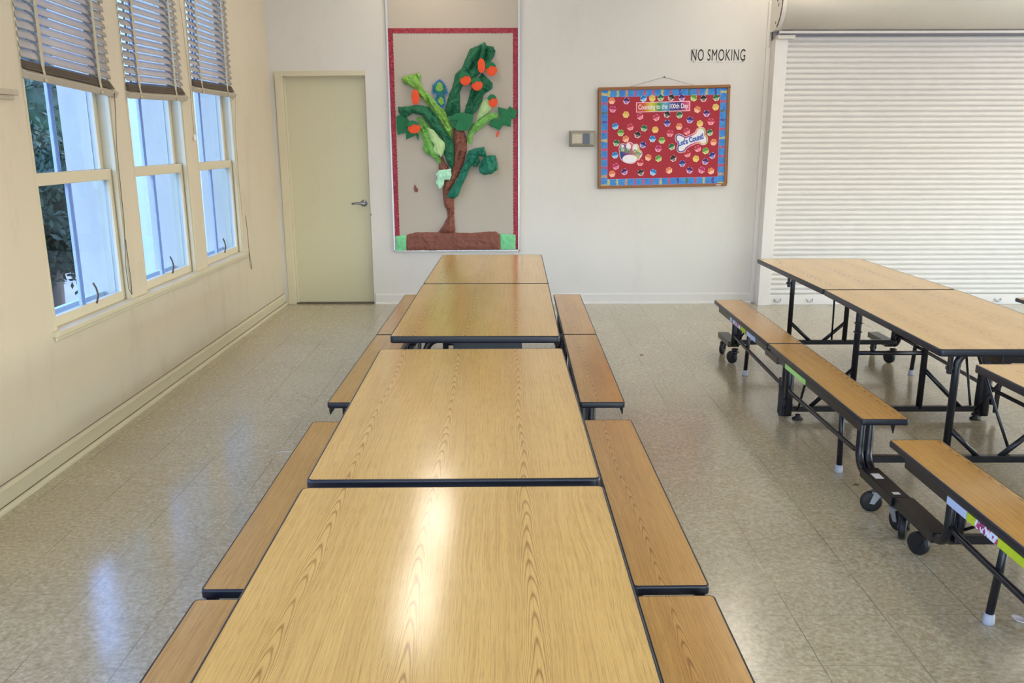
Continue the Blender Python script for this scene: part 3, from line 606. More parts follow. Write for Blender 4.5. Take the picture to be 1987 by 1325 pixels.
def caster_parts(root, u, v, swivel, mfork):
    """swivelling caster below a skid: plate and fork (part) with its wheel (sub-part)"""
    R = Matrix.Translation((u, v, 0)) @ Matrix.Rotation(swivel, 4, 'Z'); W_ = .046
    f = MB().lathe([(.024, .110), (.024, .100), (.016, .098), (.016, .090)], (0, 0, 0), 2, 14)
    f.box(-.020, .020, -.022, .030, .086, .092)
    for s in (-1, 1):
        f.add([(s*.018, -.014, .090), (s*.018, .022, .090), (s*.018, .038, .040), (s*.018, .018, .038), (s*.021, -.014, .090), (s*.021, .022, .090), (s*.021, .038, .040), (s*.021, .018, .038)],
              [(0, 1, 2, 3), (4, 7, 6, 5), (0, 4, 5, 1), (1, 5, 6, 2), (2, 6, 7, 3), (3, 7, 4, 0)])
    f.tube([(-.024, .028, W_), (.024, .028, W_)], .006, 8)
    w_ = MB().lathe([(.012, -.014), (.036, -.014), (.044, -.011), (.0455, -.005), (.0455, .005), (.044, .011), (.036, .014), (.012, .014)], (0, .028, .0455), 0, 28)
    for m in (f, w_): m.v = [tuple(R @ Vector(p)) for p in m.v]
    c = f.build('caster', mfork, root, local=True); w_.build('wheel', M['rubber'], c, local=True)
def arc_path(p0, corner, p1, r, n=5):
    p0, c, p1 = Vector(p0), Vector(corner), Vector(p1); a = c+(p0-c).normalized()*r; b = c+(p1-c).normalized()*r
    out = [p0]
    for k in range(n+1):
        t = k/n; out.append(a*(1-t)**2+c*2*t*(1-t)+b*t*t)
    return out+[p1]
def cafeteria_table(x, y, rot, gap, e, label, far_c=(1.30, 1.60), near_c=(1.42, 1.61), stickers=(), off=0):
    t = thing('cafeteria_table', label, 'table', (x, y, 0), 'folding cafeteria tables with attached benches', rot)
    ze = lambda v: e*(1-2*abs(v)/TL)
    for v0, v1 in ((0.003, TL), (-TL, -gap)):
        m, b = slab(-TW, TW, v0, v1, ZT-.030, ZT, .018, ze)
        o = m.build('tabletop', M['top'], t, local=True); b.build('edge_band', M['edge'], o, local=True)
    for s in (-1, 1):
        for v0, v1 in ((0.003, TL), (-TL, -gap)):
            a, b_ = sorted((s*BO, s*BI))
            m, b = slab(a, b_, v0, v1, ZB-.026, ZB, .014, lambda v: 0)
            o = m.build('bench_seat', M['bench'], t, local=True); b.build('edge_band', M['edge'], o, local=True)
            va, vb = (.03, 1.36) if v0 > 0 else (-TL+.02, -gap-.03)
            r = MB(); ua, ub = sorted((s*(BO-.006), s*(BO-.012)))
            r.box(ua, ub, va, vb, ZB-.062, ZB-.026)
            ua, ub = sorted((s*(BO-.006), s*(BO-.045))); r.box(ua, ub, va, vb, ZB-.031, ZB-.026)
            ua, ub = sorted((s*(BI+.012), s*(BI+.018))); r.box(ua, ub, max(va, -TL+.14), vb, ZB-.050, ZB-.026)
            if v0 > 0: ua, ub = sorted((s*(BO-.004), s*(BO-.030))); r.box(ua, ub, -.20, .06, ZB-.078, ZB-.040)
            ro = r.build('seat_rail', M['frame'], o, local=True, bevel=.002)
            if v0 < 0:
                uu = s*(BI+.05)
                MB().add([(uu-.002, -TL+.03, ZB-.026), (uu-.002, -TL+.09, ZB-.026), (uu-.002, -TL+.04, ZB-.075), (uu+.002, -TL+.03, ZB-.026), (uu+.002, -TL+.09, ZB-.026), (uu+.002, -TL+.04, ZB-.075)],
                         [(0, 1, 2), (3, 5, 4), (0, 3, 4, 1), (1, 4, 5, 2), (2, 5, 3, 0)]).build('stop_bracket', M['frame'], t, local=True)
    U0, V0 = -.04, -.15
    US = {-1: U0-.56, 1: U0+.56}
    # end frames
    for d in (1, -1):
        v = V0+d*1.22
        MB().tube([(US[-1], v, .165), (US[1], v, .165)], .022, 4, sq=True).build('crossbar', M['frame'], t, local=True, bevel=.003)
        hoop = arc_path((U0-.195, v, .165), (U0-.195, v, .655), (U0, v, .655), .075)[:-1]+arc_path((U0, v, .655), (U0+.195, v, .655), (U0+.195, v, .165), .075)
        MB().tube(hoop, .0165, 12).build('leg_hoop', M['frame'], t, local=True)
        for s in (-1, 1):
            MB().tube([(U0+s*.192, v, .305), (U0+s*.045, v, .172)], .0125, 10).build('brace', M['frame'], t, local=True)
            us = US[s]; ve = V0+d*1.645
            p = MB()
            for du in (-.0185, .0185): p.tube(arc_path((us+du, v, ZB-.030), (us+du, v, .130), (us+du, ve, .130), .10, 7), .0185, 12)
            p.box(us-.018, us+.018, v-.008, v+.008, .20, ZB-.03)
            ya, yb = sorted((v+d*.08, ve)); p.box(us-.0385, us+.0385, ya, yb, .112, .151)
            p.build('bench_post', M['frame'], t, local=True, bevel=.002)
            if s < 0 and d < 0: MB().box(us-.022, us+.014, ve+.21, ve+.27, .1508, .1516).box(us-.016, us+.012, ve+.03, ve+.055, .1508, .1516).build('label_sticker', M['ltext'], t, local=True)
            cs = far_c if d > 0 else near_c
            for k, c in enumerate(cs):
                caster_parts(t, us, V0+d*c, {0: .5, 1: 2.6}[k]+(0 if d > 0 else .9), M['zinc'] if d < 0 else M['frame'])
            MB().tube([(us-s*.028, v-d*.25, ZB-.036), (us-s*.028, v-d*.02, .21)], .006, 6).build('strut', M['frame'], t, local=True)
        # latch brackets beside each leg
        MB().box(U0-.232, U0-.216, v-.012, v+.012, .555, .668).box(U0-.24, U0-.20, v-.008, v+.008, .575, .59).build('latch', M['frame'], t, local=True, bevel=.002)
        ya, yb = (V0+d*1.22-.05, V0+d*1.22+.05); 
        MB().box(U0-.30, U0+.30, ya, yb, .655, .6715).build('mounting_plate', M['frame'], t, local=True)
        MB().tube([(U0+.10, v-d*.02, .19), (U0-.02*d, v-d*.34, .668)], .007, 6).build('strut', M['frame'], t, local=True)
    MB().box(-.10, .21, -TL+.03, -TL+.16, .628, .671).build('fold_lock', M['frame'], t, local=True, bevel=.003)
    # middle frame at the fold
    v = -.20
    MB().tube([(US[-1], v, .052), (US[1], v, .052)], .022, 4, sq=True).build('crossbar', M['frame'], t, local=True, bevel=.003)
    MB().tube([(U0-.195, v, .378), (U0+.195, v, .378)], .0125, 10).build('crossbar', M['frame'], t, local=True)
    hoop = arc_path((U0-.195, v, .052), (U0-.195, v, .655), (U0, v, .655), .03)[:-1]+arc_path((U0, v, .655), (U0+.195, v, .655), (U0+.195, v, .052), .03)
    hp = MB().tube(hoop, .0175, 12)
    for s in (-1, 1):
        for z in (.50, .55): hp.lathe([(.017, -.006), (.027, 0), (.017, .006)], (U0+s*.195, v, z), 2, 14)
    hp.build('leg_hoop', M['frame'], t, local=True)
    for s in (-1, 1):
        us = US[s]
        MB().tube([(U0+s*.195, v, .290), (U0+s*.43, v, .060)], .0125, 10).build('brace', M['frame'], t, local=True)
        p = MB()
        for dv in (0, .07): p.tube([(us, v+dv-.02, .018), (us, v+dv-.02, ZB-.03)], .024, 14)
        p.box(us-.016, us+.016, v-.02, v+.05, .06, ZB-.04).box(us+s*.052-.012, us+s*.052+.012, v-.05, v-.035, .04, .20).box(us+s*.04-.02, us+s*.04+.02, v-.045, v-.028, .085, .12).box(us+s*.062-.006, us+s*.062+.006, v-.05, v-.04, .19, .25)
        p.build('center_post', M['frame'], t, local=True, bevel=.002)
        MB().lathe([(.030, 0), (.030, .008), (.014, .018), (.014, .03)], (us+.055*(-s), v-.04, 0), 2, 18).lathe([(.030, 0), (.030, .008), (.014, .018), (.014, .03)], (us, v+.05, 0), 2, 18).build('floor_glide', M['rubber'], t, local=True)
        MB().tube([(us-s*.02, v-.28, ZB-.036), (us-s*.055, v-.03, .05)], .007, 6).tube([(us-s*.02, v+.24, ZB-.036), (us-s*.045, v+.05, .05)], .007, 6).build('strut', M['frame'], t, local=True)
        ur = us+s*.018
        MB().tube([(ur, V0+1.22, .215), (ur, 1.0, .205), (ur, v+.12, .180), (us, v+.05, .19)], .0115, 8).build('side_rail', M['frame'], t, local=True)
        MB().tube([(us, v-.02, .19), (ur, v-.12, .178), (ur, V0-1.15, .190), (ur, V0-1.22, .20)], .0115, 8).build('side_rail', M['frame'], t, local=True)
        for dv in (.92, -.95):
            l = MB().tube([(us, V0+dv*.96, ZB-.026), (us-.002, V0+dv, .03)], .0135, 12).build('support_leg', M['frame'], t, local=True)
            MB().lathe([(.018, 0), (.0195, .006), (.017, .036), (.014, .038)], (us-.002, V0+dv+.0, 0), 2, 16).build('foot_cap', M['cap'], l, local=True)
    for (va, vb, za, zb, mat, lab) in stickers:
        MB().box(-(BO-.0035), -(BO-.0062), va, vb, ZB-za, ZB-zb).build('sticker', mat, t, local=True)['label'] = lab
    return t
cafeteria_table(-.144, 2.2069, .0095, .045, -.0027, 'long oak-topped folding table in front of the camera, nearest of its row')
cafeteria_table(-.141, 5.5046, -.0079, .008, .0032, 'oak-topped folding table nearest the paper tree board')
cafeteria_table(2.1906, 5.2187, -.0095, .008, .006, 'oak-topped folding table in front of the roll-up shutter, green sticker on its bench', far_c=(1.25, 1.60), near_c=(1.43, 1.60),
    stickers=((.93, .99, .058, .030, M['lblue'], 'pale blue sticker'), (.70, .90, .058, .030, M['flower'], 'pink and white flower sticker'), (.55, .68, .058, .030, M['yel'], 'yellow green sticker'),
              (.30, .52, .058, .030, M['lblue'], 'pale blue sticker'), (-.72, -.36, .060, .034, M['lime'], 'lime green sticker with dark print')))
c0, s0 = math.cos(-.0095), math.sin(-.0095)
cafeteria_table(2.1906+3.294*s0+.01, 5.2187-3.294*c0, -.0095, .008, .002, 'oak-topped folding table cut off at the right edge, yellow flowered stickers on its bench', far_c=(1.42, 1.61),
    stickers=((.86, 1.00, .060, .032, M['lblue'], 'pale blue sticker'), (.80, .855, .060, .032, M['yel'], 'yellow green sticker'), (.66, .80, .060, .032, M['flower'], 'pink and white flower sticker'),
              (.48, .655, .060, .032, M['yel'], 'yellow green sticker'), (.30, .475, .060, .032, M['flower'], 'pink and white flower sticker')))
cafeteria_table(4.48, 5.285, 0, .008, 0, 'folding table mostly beyond the right edge, only a bench corner showing')
# ---------------------------------------------------------------- roll-up shutter
t = thing('roll_up_shutter', 'cream metal roll-up shutter with its roller hood on the back wall', 'shutter', (5.4, YB, 0))
sx0, sx1, sy = 2.493, 8.25, YB-.115
prof = []
z = .10; k = 0
while z < 2.42:
    for f, dd in ((0, .013), (.07, .012), (.12, .002), (.24, -.004), (.42, -.007), (.60, -.007), (.76, -.004), (.88, .002), (.95, .010)):
        prof.append((sy+dd, z+f*.0469))
    z += .0469
n = len(prof); V = [(sx0-.02, a, b) for a, b in prof]+[(sx1, a, b) for a, b in prof]
mb = MB(); mb.add(V, [(i, i+1, n+i+1, n+i) for i in range(n-1)])
cu = mb.build('curtain', M['shutter'], t); cu.modifiers.new('thickness', 'SOLIDIFY').thickness = .0015
MB().box(sx0-.02, sx1, sy-.010, sy+.012, .0, .10).build('bottom_bar', M['shutter'], t, bevel=.004)
for hx in (2.59, 2.90, 4.72, 5.9, 7.4):
    MB().tube([(hx-.03, sy-.012, .055), (hx-.022, sy-.028, .035), (hx, sy-.03, .028), (hx+.022, sy-.028, .035), (hx+.03, sy-.012, .055)], .005, 8).build('lift_handle', M['zinc'], t)
MB().box(2.392, 2.505, YB-.165, YB, 0, 2.41).build('guide_rail', M['shutter'], t, bevel=.004)
MB().box(sx1-.01, sx1+.10, YB-.165, YB, 0, 2.41).build('guide_rail', M['shutter'], t, bevel=.004)
MB().box(2.405, 2.56, YB-.19, YB, 2.41, 2.445).build('guide_cap', M['hood'], t, bevel=.004)
MB().box(2.40, sx1+.1, YB-.10, YB, 2.425, 2.56).build('lintel', M['lintel'], t)
# hood: curved sheet from the wall round the roll down to a rolled lip
R_, cy_, cz_ = .25, YB-.136, 2.725
hp = [(YB, cz_+R_+.0)]
for k in range(15):
    a = math.radians(92+k*(160/14)); hp.append((cy_+R_*math.cos(a), cz_+R_*math.sin(a)))
hp += [(YB-.205, 2.480)]
n = len(hp); V = [(2.412, a, b) for a, b in hp]+[(sx1+.1, a, b) for a, b in hp]
mb = MB(); mb.add(V, [(i, i+1, n+i+1, n+i) for i in range(n-1)], True); mb.build('hood', M['hood'], t).modifiers.new('thickness', 'SOLIDIFY').thickness = .003
MB().box(2.405, sx1+.1, YB-.222, YB-.200, 2.452, 2.474).build('hood_lip', M['shutter'], t, bevel=.004)
ec = MB().prism([(a, b) for a, b in hp]+[(YB, 2.48)], 0, 2.372, 2.412)
ec.build('end_bracket', M['hood'], t, bevel=.003)
eg = MB()
rg = random.Random(4)
for k in range(15):
    a = math.radians(rg.uniform(120, 260)); rr = rg.uniform(.08, .23); yy, zz = cy_+rr*math.cos(a), cz_+rr*math.sin(a)
    eg.tube([(2.371, yy, zz), (2.371, yy+rg.uniform(-.02, .02), zz+rg.uniform(-.03, .03))], rg.uniform(.003, .007), 6)
for k in range(18):
    a0 = math.radians(95+k*8.3); a1 = math.radians(95+(k+1)*8.3)
    eg.tube([(2.374, cy_+.243*math.cos(a0), cz_+.243*math.sin(a0)), (2.374, cy_+.243*math.cos(a1), cz_+.243*math.sin(a1))], .007, 6)
eg.build('bracket_grime', M['stack'], t)
MB().tube([(2.40, YB-.02, 2.54), (2.372, YB-.03, 2.45), (2.378, YB-.02, 2.35)], .004, 6).tube([(2.43, YB-.22, 2.50), (2.41, YB-.2, 2.45), (2.395, YB-.19, 2.41)], .003, 6).build('loose_wire', M['hood'], t)
# dark caulk stain strip between wall and guide is a narrow trim board
struct(MB().box(2.350, 2.394, YB-.022, YB, 0, 2.75).build('trim_2', M['wall'], bevel=.008, seg=3), 'painted strip beside the shutter guide')

# ---------------------------------------------------------------- bulletin board with the paper tree
t = thing('bulletin_board', 'tall beige fabric board with a red scalloped border on the back wall', 'bulletin board', (-.50, YB, .512))
bx0, bx1, bz0, bz1 = -1.105, .102, .512, 3.0
MB().box(bx0+.012, bx1-.012, YB-.022, YB, bz0+.012, bz1-.012).build('fabric_panel', M['felt'], t)
f = MB()
for a in ((bx0, bx0+.014, bz0, bz1), (bx1-.014, bx1, bz0, bz1), (bx0, bx1, bz0, bz0+.014), (bx0, bx1, bz1-.014, bz1)): f.box(a[0], a[1], YB-.028, YB, a[2], a[3])
f.build('metal_frame', M['alu'], t, bevel=.002)
def scallop_strip(a0, a1, fixed, width, sgn, vert, seed):
    rg = random.Random(seed); pts = []; n = int(abs(a1-a0)/.028)
    for i in range(n*3+1):
        s = a0+(a1-a0)*i/(n*3); pts.append((s, fixed+sgn*(width+.005*abs(math.sin(math.pi*i/3))+rg.uniform(-.0015, .0015))))
    poly = [(a0, fixed), *pts, (a1, fixed)]
    return [(b, a) for a, b in poly] if vert else poly
for nm, poly in (('l', scallop_strip(.655, 2.524, bx0+.014, .042, 1, True, 1)), ('r', scallop_strip(.53, 2.524, bx1-.014, .042, -1, True, 2)), ('t', scallop_strip(bx0+.014, bx1-.014, 2.524, .040, -1, False, 3))):
    MB().prism(poly, 1, YB-(.0255 if nm == 't' else .0246), YB-.0222).build('border_strip', M['redborder'], t, recalc=True)

def sheet(name, poly, mat, parent, base, lift, bulge, crump, seed, step=.015, grain=1.0, rim=.004, dirn=None):
    """crumpled piece of paper: outline in wall coordinates, front surface heaped up away from the board, closed at the back"""
    rg = random.Random(seed); n = len(poly)
    # refine the outline
    out = []
    for i in range(n):
        a, b = Vector(poly[i]), Vector(poly[(i+1) % n]); k = max(1, int((b-a).length/step))
        for j in range(k):
            p = a.lerp(b, j/k)
            if j and crump: p += Vector((rg.uniform(-1, 1), rg.uniform(-1, 1)))*.0022
            out.append(p)
    m = len(out)
    def inside(p):
        c = False
        for i in range(m):
            a, b = out[i], out[i-1]
            if (a.y > p.y) != (b.y > p.y) and p.x < (b.x-a.x)*(p.y-a.y)/(b.y-a.y)+a.x: c = not c
        return c
    def dist(p):
        d = 9
        for i in range(m):
            a, b = out[i], out[i-1]; ab = b-a; l = ab.length_squared
            t_ = 0 if l == 0 else max(0, min(1, (p-a).dot(ab)/l)); d = min(d, (a+ab*t_-p).length)
        return d
    xs = [p.x for p in out]; zs = [p.y for p in out]; inn = []
    x = min(xs)
    while x < max(xs):
        z = min(zs)
        while z < max(zs):
            p = Vector((x+rg.uniform(-.4, .4)*step, z+rg.uniform(-.4, .4)*step))
            if inside(p) and dist(p) > step*.4: inn.append(p)
            z += step
        x += step
    vs, es, fs, _, _, _ = delaunay_2d_cdt([*out, *inn], [(i, (i+1) % m) for i in range(m)], [], 1, 1e-6)
    mb = MB(); V = []
    for v in vs:
        d = dist(v); h = rim+bulge*min(1, d/.035)**.7
        if dirn is None: p_, q_ = v.x*12*grain, v.y*12*grain
        else:
            w_ = .03*mnoise.noise(Vector((v.x*6, v.y*6, seed))); ca, sa = math.cos(math.radians(dirn)), math.sin(math.radians(dirn))
            p_, q_ = (v.x*ca+v.y*sa)*4.5*grain, (-v.x*sa+v.y*ca+w_)*24*grain
        ns = 1-3.2*abs(mnoise.noise(Vector((p_+seed, q_, seed*1.7))))+.6*(1-3.0*abs(mnoise.noise(Vector((p_*2.3+q_*.6, q_*1.9, seed)))))
        h += crump*ns*min(1, .2+d/.02)+rg.uniform(-1, 1)*crump*.10
        V.append((v.x, base-lift-max(.0015, h), v.y))
    F = [tuple(f) for f in fs]
    mb.add(V, F)
    # skirt back towards the board
    bd = {}
    for f in F:
        for i in range(len(f)):
            e = (f[i], f[(i+1) % len(f)]); bd[e] = 1
    edge = [e for e in bd if (e[1], e[0]) not in bd]
    nv = len(V); back = {}
    for e in edge:
        for i in e:
            if i not in back: back[i] = nv+len(back)
    mb.v += [(V[i][0], base-lift, V[i][2]) for i in back]
    for a, b in edge: mb.f.append((b, a, back[a], back[b])); mb.sm.append(False)
    return mb.build(name, mat, parent, recalc=True)

PT = thing('paper_tree', 'crumpled paper tree with brown trunk and green leaves on the fabric board', 'paper tree', (-.45, YB-.025, .66))
BF = YB-.0225
def S_(key, name, mat, lift, bulge, crump, seed, **kw): return sheet(name, PAPER[key], M[mat], PT, BF, lift, bulge, crump, seed, **kw)
S_('trunk', 'trunk', 'brown', .004, .034, .022, 11, dirn=75, grain=.8)
S_('stem2', 'trunk_fork', 'brown', .003, .022, .010, 12, dirn=120)
S_('g1', 'crumpled_branch', 'dgreen', .006, .030, .032, 21, grain=.8, dirn=62)
S_('g2', 'crumpled_branch', 'dgreen', .004, .020, .026, 22, dirn=58)
S_('g2b', 'crumpled_branch', 'dgreen', .010, .012, .012, 23, dirn=50)
S_('l1', 'light_green_branch', 'lgreen', .012, .022, .022, 24, dirn=125)
S_('m1', 'light_green_branch', 'mgreen', .006, .022, .022, 26, dirn=115)
S_('d1', 'crumpled_branch', 'dgreen', .022, .026, .026, 25, dirn=135)
S_('m2', 'pale_leaf', 'pale', .044, .010, .006, 27, dirn=120)
S_('p1', 'mint_leaf', 'mint', .052, .010, .006, 28)
S_('r1', 'light_green_branch', 'mgreen', .012, .020, .020, 29, dirn=40)
S_('r2', 'pale_leaf', 'pale', .016, .028, .004, 30)
S_('c1', 'flat_leaf', 'leafp', .058, .003, .001, 31)
S_('c2', 'flat_leaf', 'dgreen', .050, .004, .001, 32)
S_('lf1', 'flat_leaf', 'leafp', .012, .003, .002, 33)
S_('lf2', 'flat_leaf', 'leafp', .010, .003, .002, 34)
S_('rl', 'flat_leaf', 'leafp', .020, .004, .003, 35)
S_('d2', 'crumpled_branch', 'teal', .036, .028, .030, 36, dirn=60)
S_('d4', 'crumpled_branch', 'teal', .030, .030, .014, 38)
S_('d3', 'curled_branch_end', 'teal', .050, .040, .030, 37, dirn=100, grain=.7)
fr_ = S_('frog', 'blue_green_cutout', 'blueteal', .008, .004, .002, 39)
dt = MB(); PF = PAPER['frog']
for i in range(len(PF)):
    a_, b_ = PF[i], PF[(i+1) % len(PF)]
    for f_ in (.1, .6):
        x_, z_ = a_[0]+(b_[0]-a_[0])*f_, a_[1]+(b_[1]-a_[1])*f_
        dt.prism([(x_+.008*math.cos(k*math.pi/4), z_+.008*math.sin(k*math.pi/4)) for k in range(8)], 1, BF-.0155, BF-.008)
dt.build('blue_dots', M['txtblue'], fr_)
for k in ('frogin', 'frogin2'):
    sheet('green_center', PAPER[k], M['lgreen'], fr_, BF, .014, .003, .001, 40)
o = sheet('paper_soil', PAPER['soil'], M['brown'], None, BF, .004, .010, .007, 41); set_origin(o, (-.53, BF, .59)); tag(o, 'brown crumpled paper strip below the paper tree', 'paper')
for k, lb in (('sq1', 'spring green paper square left of the brown paper strip'), ('sq2', 'spring green paper square right of the brown paper strip')):
    o = sheet('paper_square', PAPER[k], M['sq'], None, BF, .0045, .004, .003, 42); set_origin(o, (PAPER[k][0][0], BF, PAPER[k][0][1])); tag(o, lb, 'paper')
o = sheet('paper_seed', PAPER['seed'], M['brown'], None, BF, .002, .003, .001, 43); set_origin(o, (-.88, BF, 1.1)); tag(o, 'small brown teardrop of paper low on the fabric board', 'paper')
ALAB = ['slim orange paper apple high in the crown, seen edge on', 'round orange paper apple highest at the right of the crown', 'round orange paper apple at the left of the crown hollow', 'orange paper apple just above the crown hollow',
        'slim orange paper apple hanging from the light green branch', 'orange paper apple on the bent branch beside the left border', 'orange paper apple above the pale leaf on the right']
for i, (ax, az, rx, rz, capd) in enumerate(APPLES):
    lift = {0: .092, 1: .060, 2: .092, 3: .078, 4: .05, 5: .066, 6: .052}[i]
    poly = [(ax+rx*math.cos(a)*(1+.04*math.cos(3*a)), az+rz*math.sin(a)) for a in [k*math.pi/9 for k in range(18)]]
    ap = sheet('paper_apple', poly, M['orange'], None, BF, lift, .004, .001, 50+i); set_origin(ap, (ax, BF-lift, az))
    tag(ap, ALAB[i], 'paper apple', 'orange paper apples on the paper tree')
    if capd:
        cp = [(ax+rx*1.06*math.cos(a)-.008, az+rz*1.12*math.sin(a)+.012) for a in [math.radians(k) for k in range(20, 171, 15)]]
        cp += [(ax-rx*.8, az+rz*.25), (ax-rx*.45, az+rz*.35), (ax-rx*.1, az+rz*.72), (ax+rx*.3, az+rz*.62), (ax+rx*.6, az+rz*.55)]
        c_ = sheet('leaf_cap', cp, M['leafp'], None, BF, lift+.0065, .003, .001, 60+i); c_.parent = ap; c_.data.transform(Matrix.Translation((-ax, -(BF-lift), -az)))
o = sheet('paper_apple', PAPER['sliver'], M['orange'], None, BF, .012, .004, .001, 70); set_origin(o, (-.105, BF, 1.6)); tag(o, 'folded sliver of orange paper below the right-hand card leaf', 'paper apple', 'orange paper apples on the paper tree')

# ---------------------------------------------------------------- red number board
def lerp4(C, a, b):   # a,b in 0..1 over corners TL,TR,BR,BL
    t_ = Vector(C[0]).lerp(Vector(C[1]), a); bt = Vector(C[3]).lerp(Vector(C[2]), a); return t_.lerp(bt, b)
CB = [(.8303, 2.0095), (2.0439, 2.0335), (2.0554, 1.1226), (.8411, 1.0935)]
rotc = math.radians(1.1)
def R2(dx, dz): return (dx*math.cos(rotc)-dz*math.sin(rotc), dx*math.sin(rotc)+dz*math.cos(rotc))
cx_, cz2 = 1.4430, 1.5647; HW, HH = .607, .456
t = thing('cork_board', 'wood-framed red board of paw prints hung tilted by a wire', 'bulletin board', (cx_, YB, cz2)); t.rotation_euler = (0, -rotc, 0)
MB().box(-HW+.01, HW-.01, -.018, -.004, -HH+.01, HH-.01).build('backing', M['board'], t, local=True)
MB().box(-HW+.024, HW-.024, -.0195, -.018, -HH+.024, HH-.024).build('red_paper', M['redpaper'], t, local=True)
f = MB(); fw = .026
for a in ((-HW, HW, HH-fw, HH), (-HW, HW, -HH, -HH+fw), (-HW, -HW+fw, -HH+fw, HH-fw), (HW-fw, HW, -HH+fw, HH-fw)): f.box(a[0], a[1], -.030, 0, a[2], a[3])
f.build('wood_frame', M['corkwood'], t, local=True, bevel=.004)
bw = .062; i0, j0 = HW-fw, HH-fw
for a, b, c, d_, mt in ((-i0+bw, i0-bw, j0-bw, j0, 'stripx'), (-i0+bw, i0-bw, -j0, -j0+bw, 'stripx'), (-i0, -i0+bw, -j0, j0, 'stripz'), (i0-bw, i0, -j0, j0, 'stripz')):
    s_ = MB().box(a, b, -.0205, -.0196, c, d_).build('crayon_border', M[mt], t, local=True)
    e_ = MB()
    e_.box(a, b, -.0209, -.0204, c, c+.003).box(a, b, -.0209, -.0204, d_-.003, d_) if mt == 'stripx' else e_.box(a, a+.003, -.0209, -.0204, c, d_).box(b-.003, b, -.0209, -.0204, c, d_)
    e_.build('border_edge', M['lilac'], s_, local=True)
MB().tube([(-.33, -.012, HH-.004), (-.005, -.014, .535), (0, -.014, .535), (.29, -.012, HH-.004)], .0013, 5).build('hanging_wire', M['dcord'], t, local=True)
MB().box(HW-.10, HW-.055, -.0305, -.030, -HH+.008, -HH+.016).build('maker_plate', M['ltext'], t, local=True)
o = MB().lathe([(.003, .002), (.003, -.012), (.007, -.013), (.007, -.016)], (1.4328, YB, 2.100), 1, 10).build('nail', M['stack']); set_origin(o, (1.4328, YB, 2.100)); tag(o, 'nail holding the wire of the paw print board', 'nail')
PC = {'orange': ((232, 130, 90), (250, 196, 160), (252, 190, 160)), 'purple': ((70, 30, 100), (150, 120, 190), (240, 190, 220)), 'blue': ((30, 130, 205), (140, 200, 236), (200, 220, 240)),
      'yellow': ((226, 190, 96), (238, 206, 110), (248, 206, 140)), 'green': ((20, 100, 60), (130, 190, 140), (220, 214, 190)), 'black': ((26, 26, 32), (110, 116, 120), (236, 196, 190)),
      'lime': ((96, 160, 60), (170, 210, 130), (226, 220, 160)), 'magenta': ((190, 40, 100), (226, 120, 160), (250, 180, 200)), 'pink': ((200, 50, 80), (236, 130, 150), (250, 176, 184)),
      'navy': ((40, 44, 130), (130, 130, 200), (214, 190, 226)), 'red': ((196, 36, 50), (236, 130, 130), (250, 180, 180))}
PM = {k: tuple(plain(k+'_paw_'+n_, srgb(*c), .6, 0, .03) for n_, c in zip(('toes', 'pad', 'outline'), v)) for k, v in PC.items()}
def disc(mb, x, z, rx, rz, y0, y1, n=10):
    mb.prism([(x+rx*math.cos(k*2*math.pi/n), z+rz*math.sin(k*2*math.pi/n)) for k in range(n)], 1, y0, y1)
def paw_mesh(col):
    r = .0295
    base = [(r*(1+.06*math.cos(6*a))*math.cos(a), r*(1+.06*math.cos(6*a))*math.sin(a)) for a in [k*2*math.pi/42 for k in range(42)]]
    b = MB().prism(base, 1, -.0008, 0); toes = MB(); pad = MB()
    for a, q_ in ((165, .72), (122, .66), (90, .70), (58, .66), (15, .72)): disc(toes, r*q_*math.cos(math.radians(a)), r*q_*math.sin(math.radians(a)), .0085, .0095, -.0013, -.0008)
    disc(toes, 0, .0, .015, .012, -.0013, -.0008)
    disc(pad, 0, -.0105, .0145, .0125, -.0016, -.0013, 14)
    res = []
    for m_, nm, mt in ((b, 'paw_print', 2), (toes, 'toes', 0), (pad, 'pad', 1)):
        o = m_.build(nm, PM[col][mt], None); res.append(o)
    res[1].parent = res[0]; res[2].parent = res[0]; return res[0]
order = ['first', 'second', 'third', 'fourth', 'fifth', 'sixth', 'seventh', 'eighth', 'ninth']
byc = {}
for p in PAWS: byc.setdefault(p[2], []).append(p)
rg = random.Random(9)
for col, L_ in byc.items():
    L_.sort(); proto = paw_mesh(col); used_ = False
    for i, (px_, pz_, _) in enumerate(L_):
        if not used_: o = proto; used_ = True
        else: o = copy_tree(proto)
        o.location = (px_, YB-.0212, pz_); o.rotation_euler = (0, rg.uniform(-.5, .5), 0)
        pos = 'leftmost' if i == 0 else ('rightmost' if i == len(L_)-1 else order[i]+' from the left')
        tag(o, '%s paw print cutout on the red board, %s of the %s ones' % (col, pos, col), 'paw print', 'paw print cutouts on the red board')
def text_obj(s, size, mat, extrude=.001, bold=.0, spacing=1.0, xs=1.0):
    c = bpy.data.curves.new('lettering', 'FONT'); c.body = s; c.size = size; c.extrude = extrude; c.offset = bold; c.space_character = spacing
    c.align_x = 'CENTER'; c.align_y = 'CENTER'
    tmp = bpy.data.objects.new('tmp', c); COL.objects.link(tmp); bpy.context.view_layer.update()
    me = bpy.data.meshes.new_from_object(tmp.evaluated_get(bpy.context.evaluated_depsgraph_get()))
    bpy.data.objects.remove(tmp)
    me.transform(Matrix.Rotation(math.pi/2, 4, 'X') @ Matrix.Diagonal((xs, 1, 1, 1))); me.materials.clear(); me.materials.append(mat)
    o = bpy.data.objects.new('lettering', me); COL.objects.link(o); return o
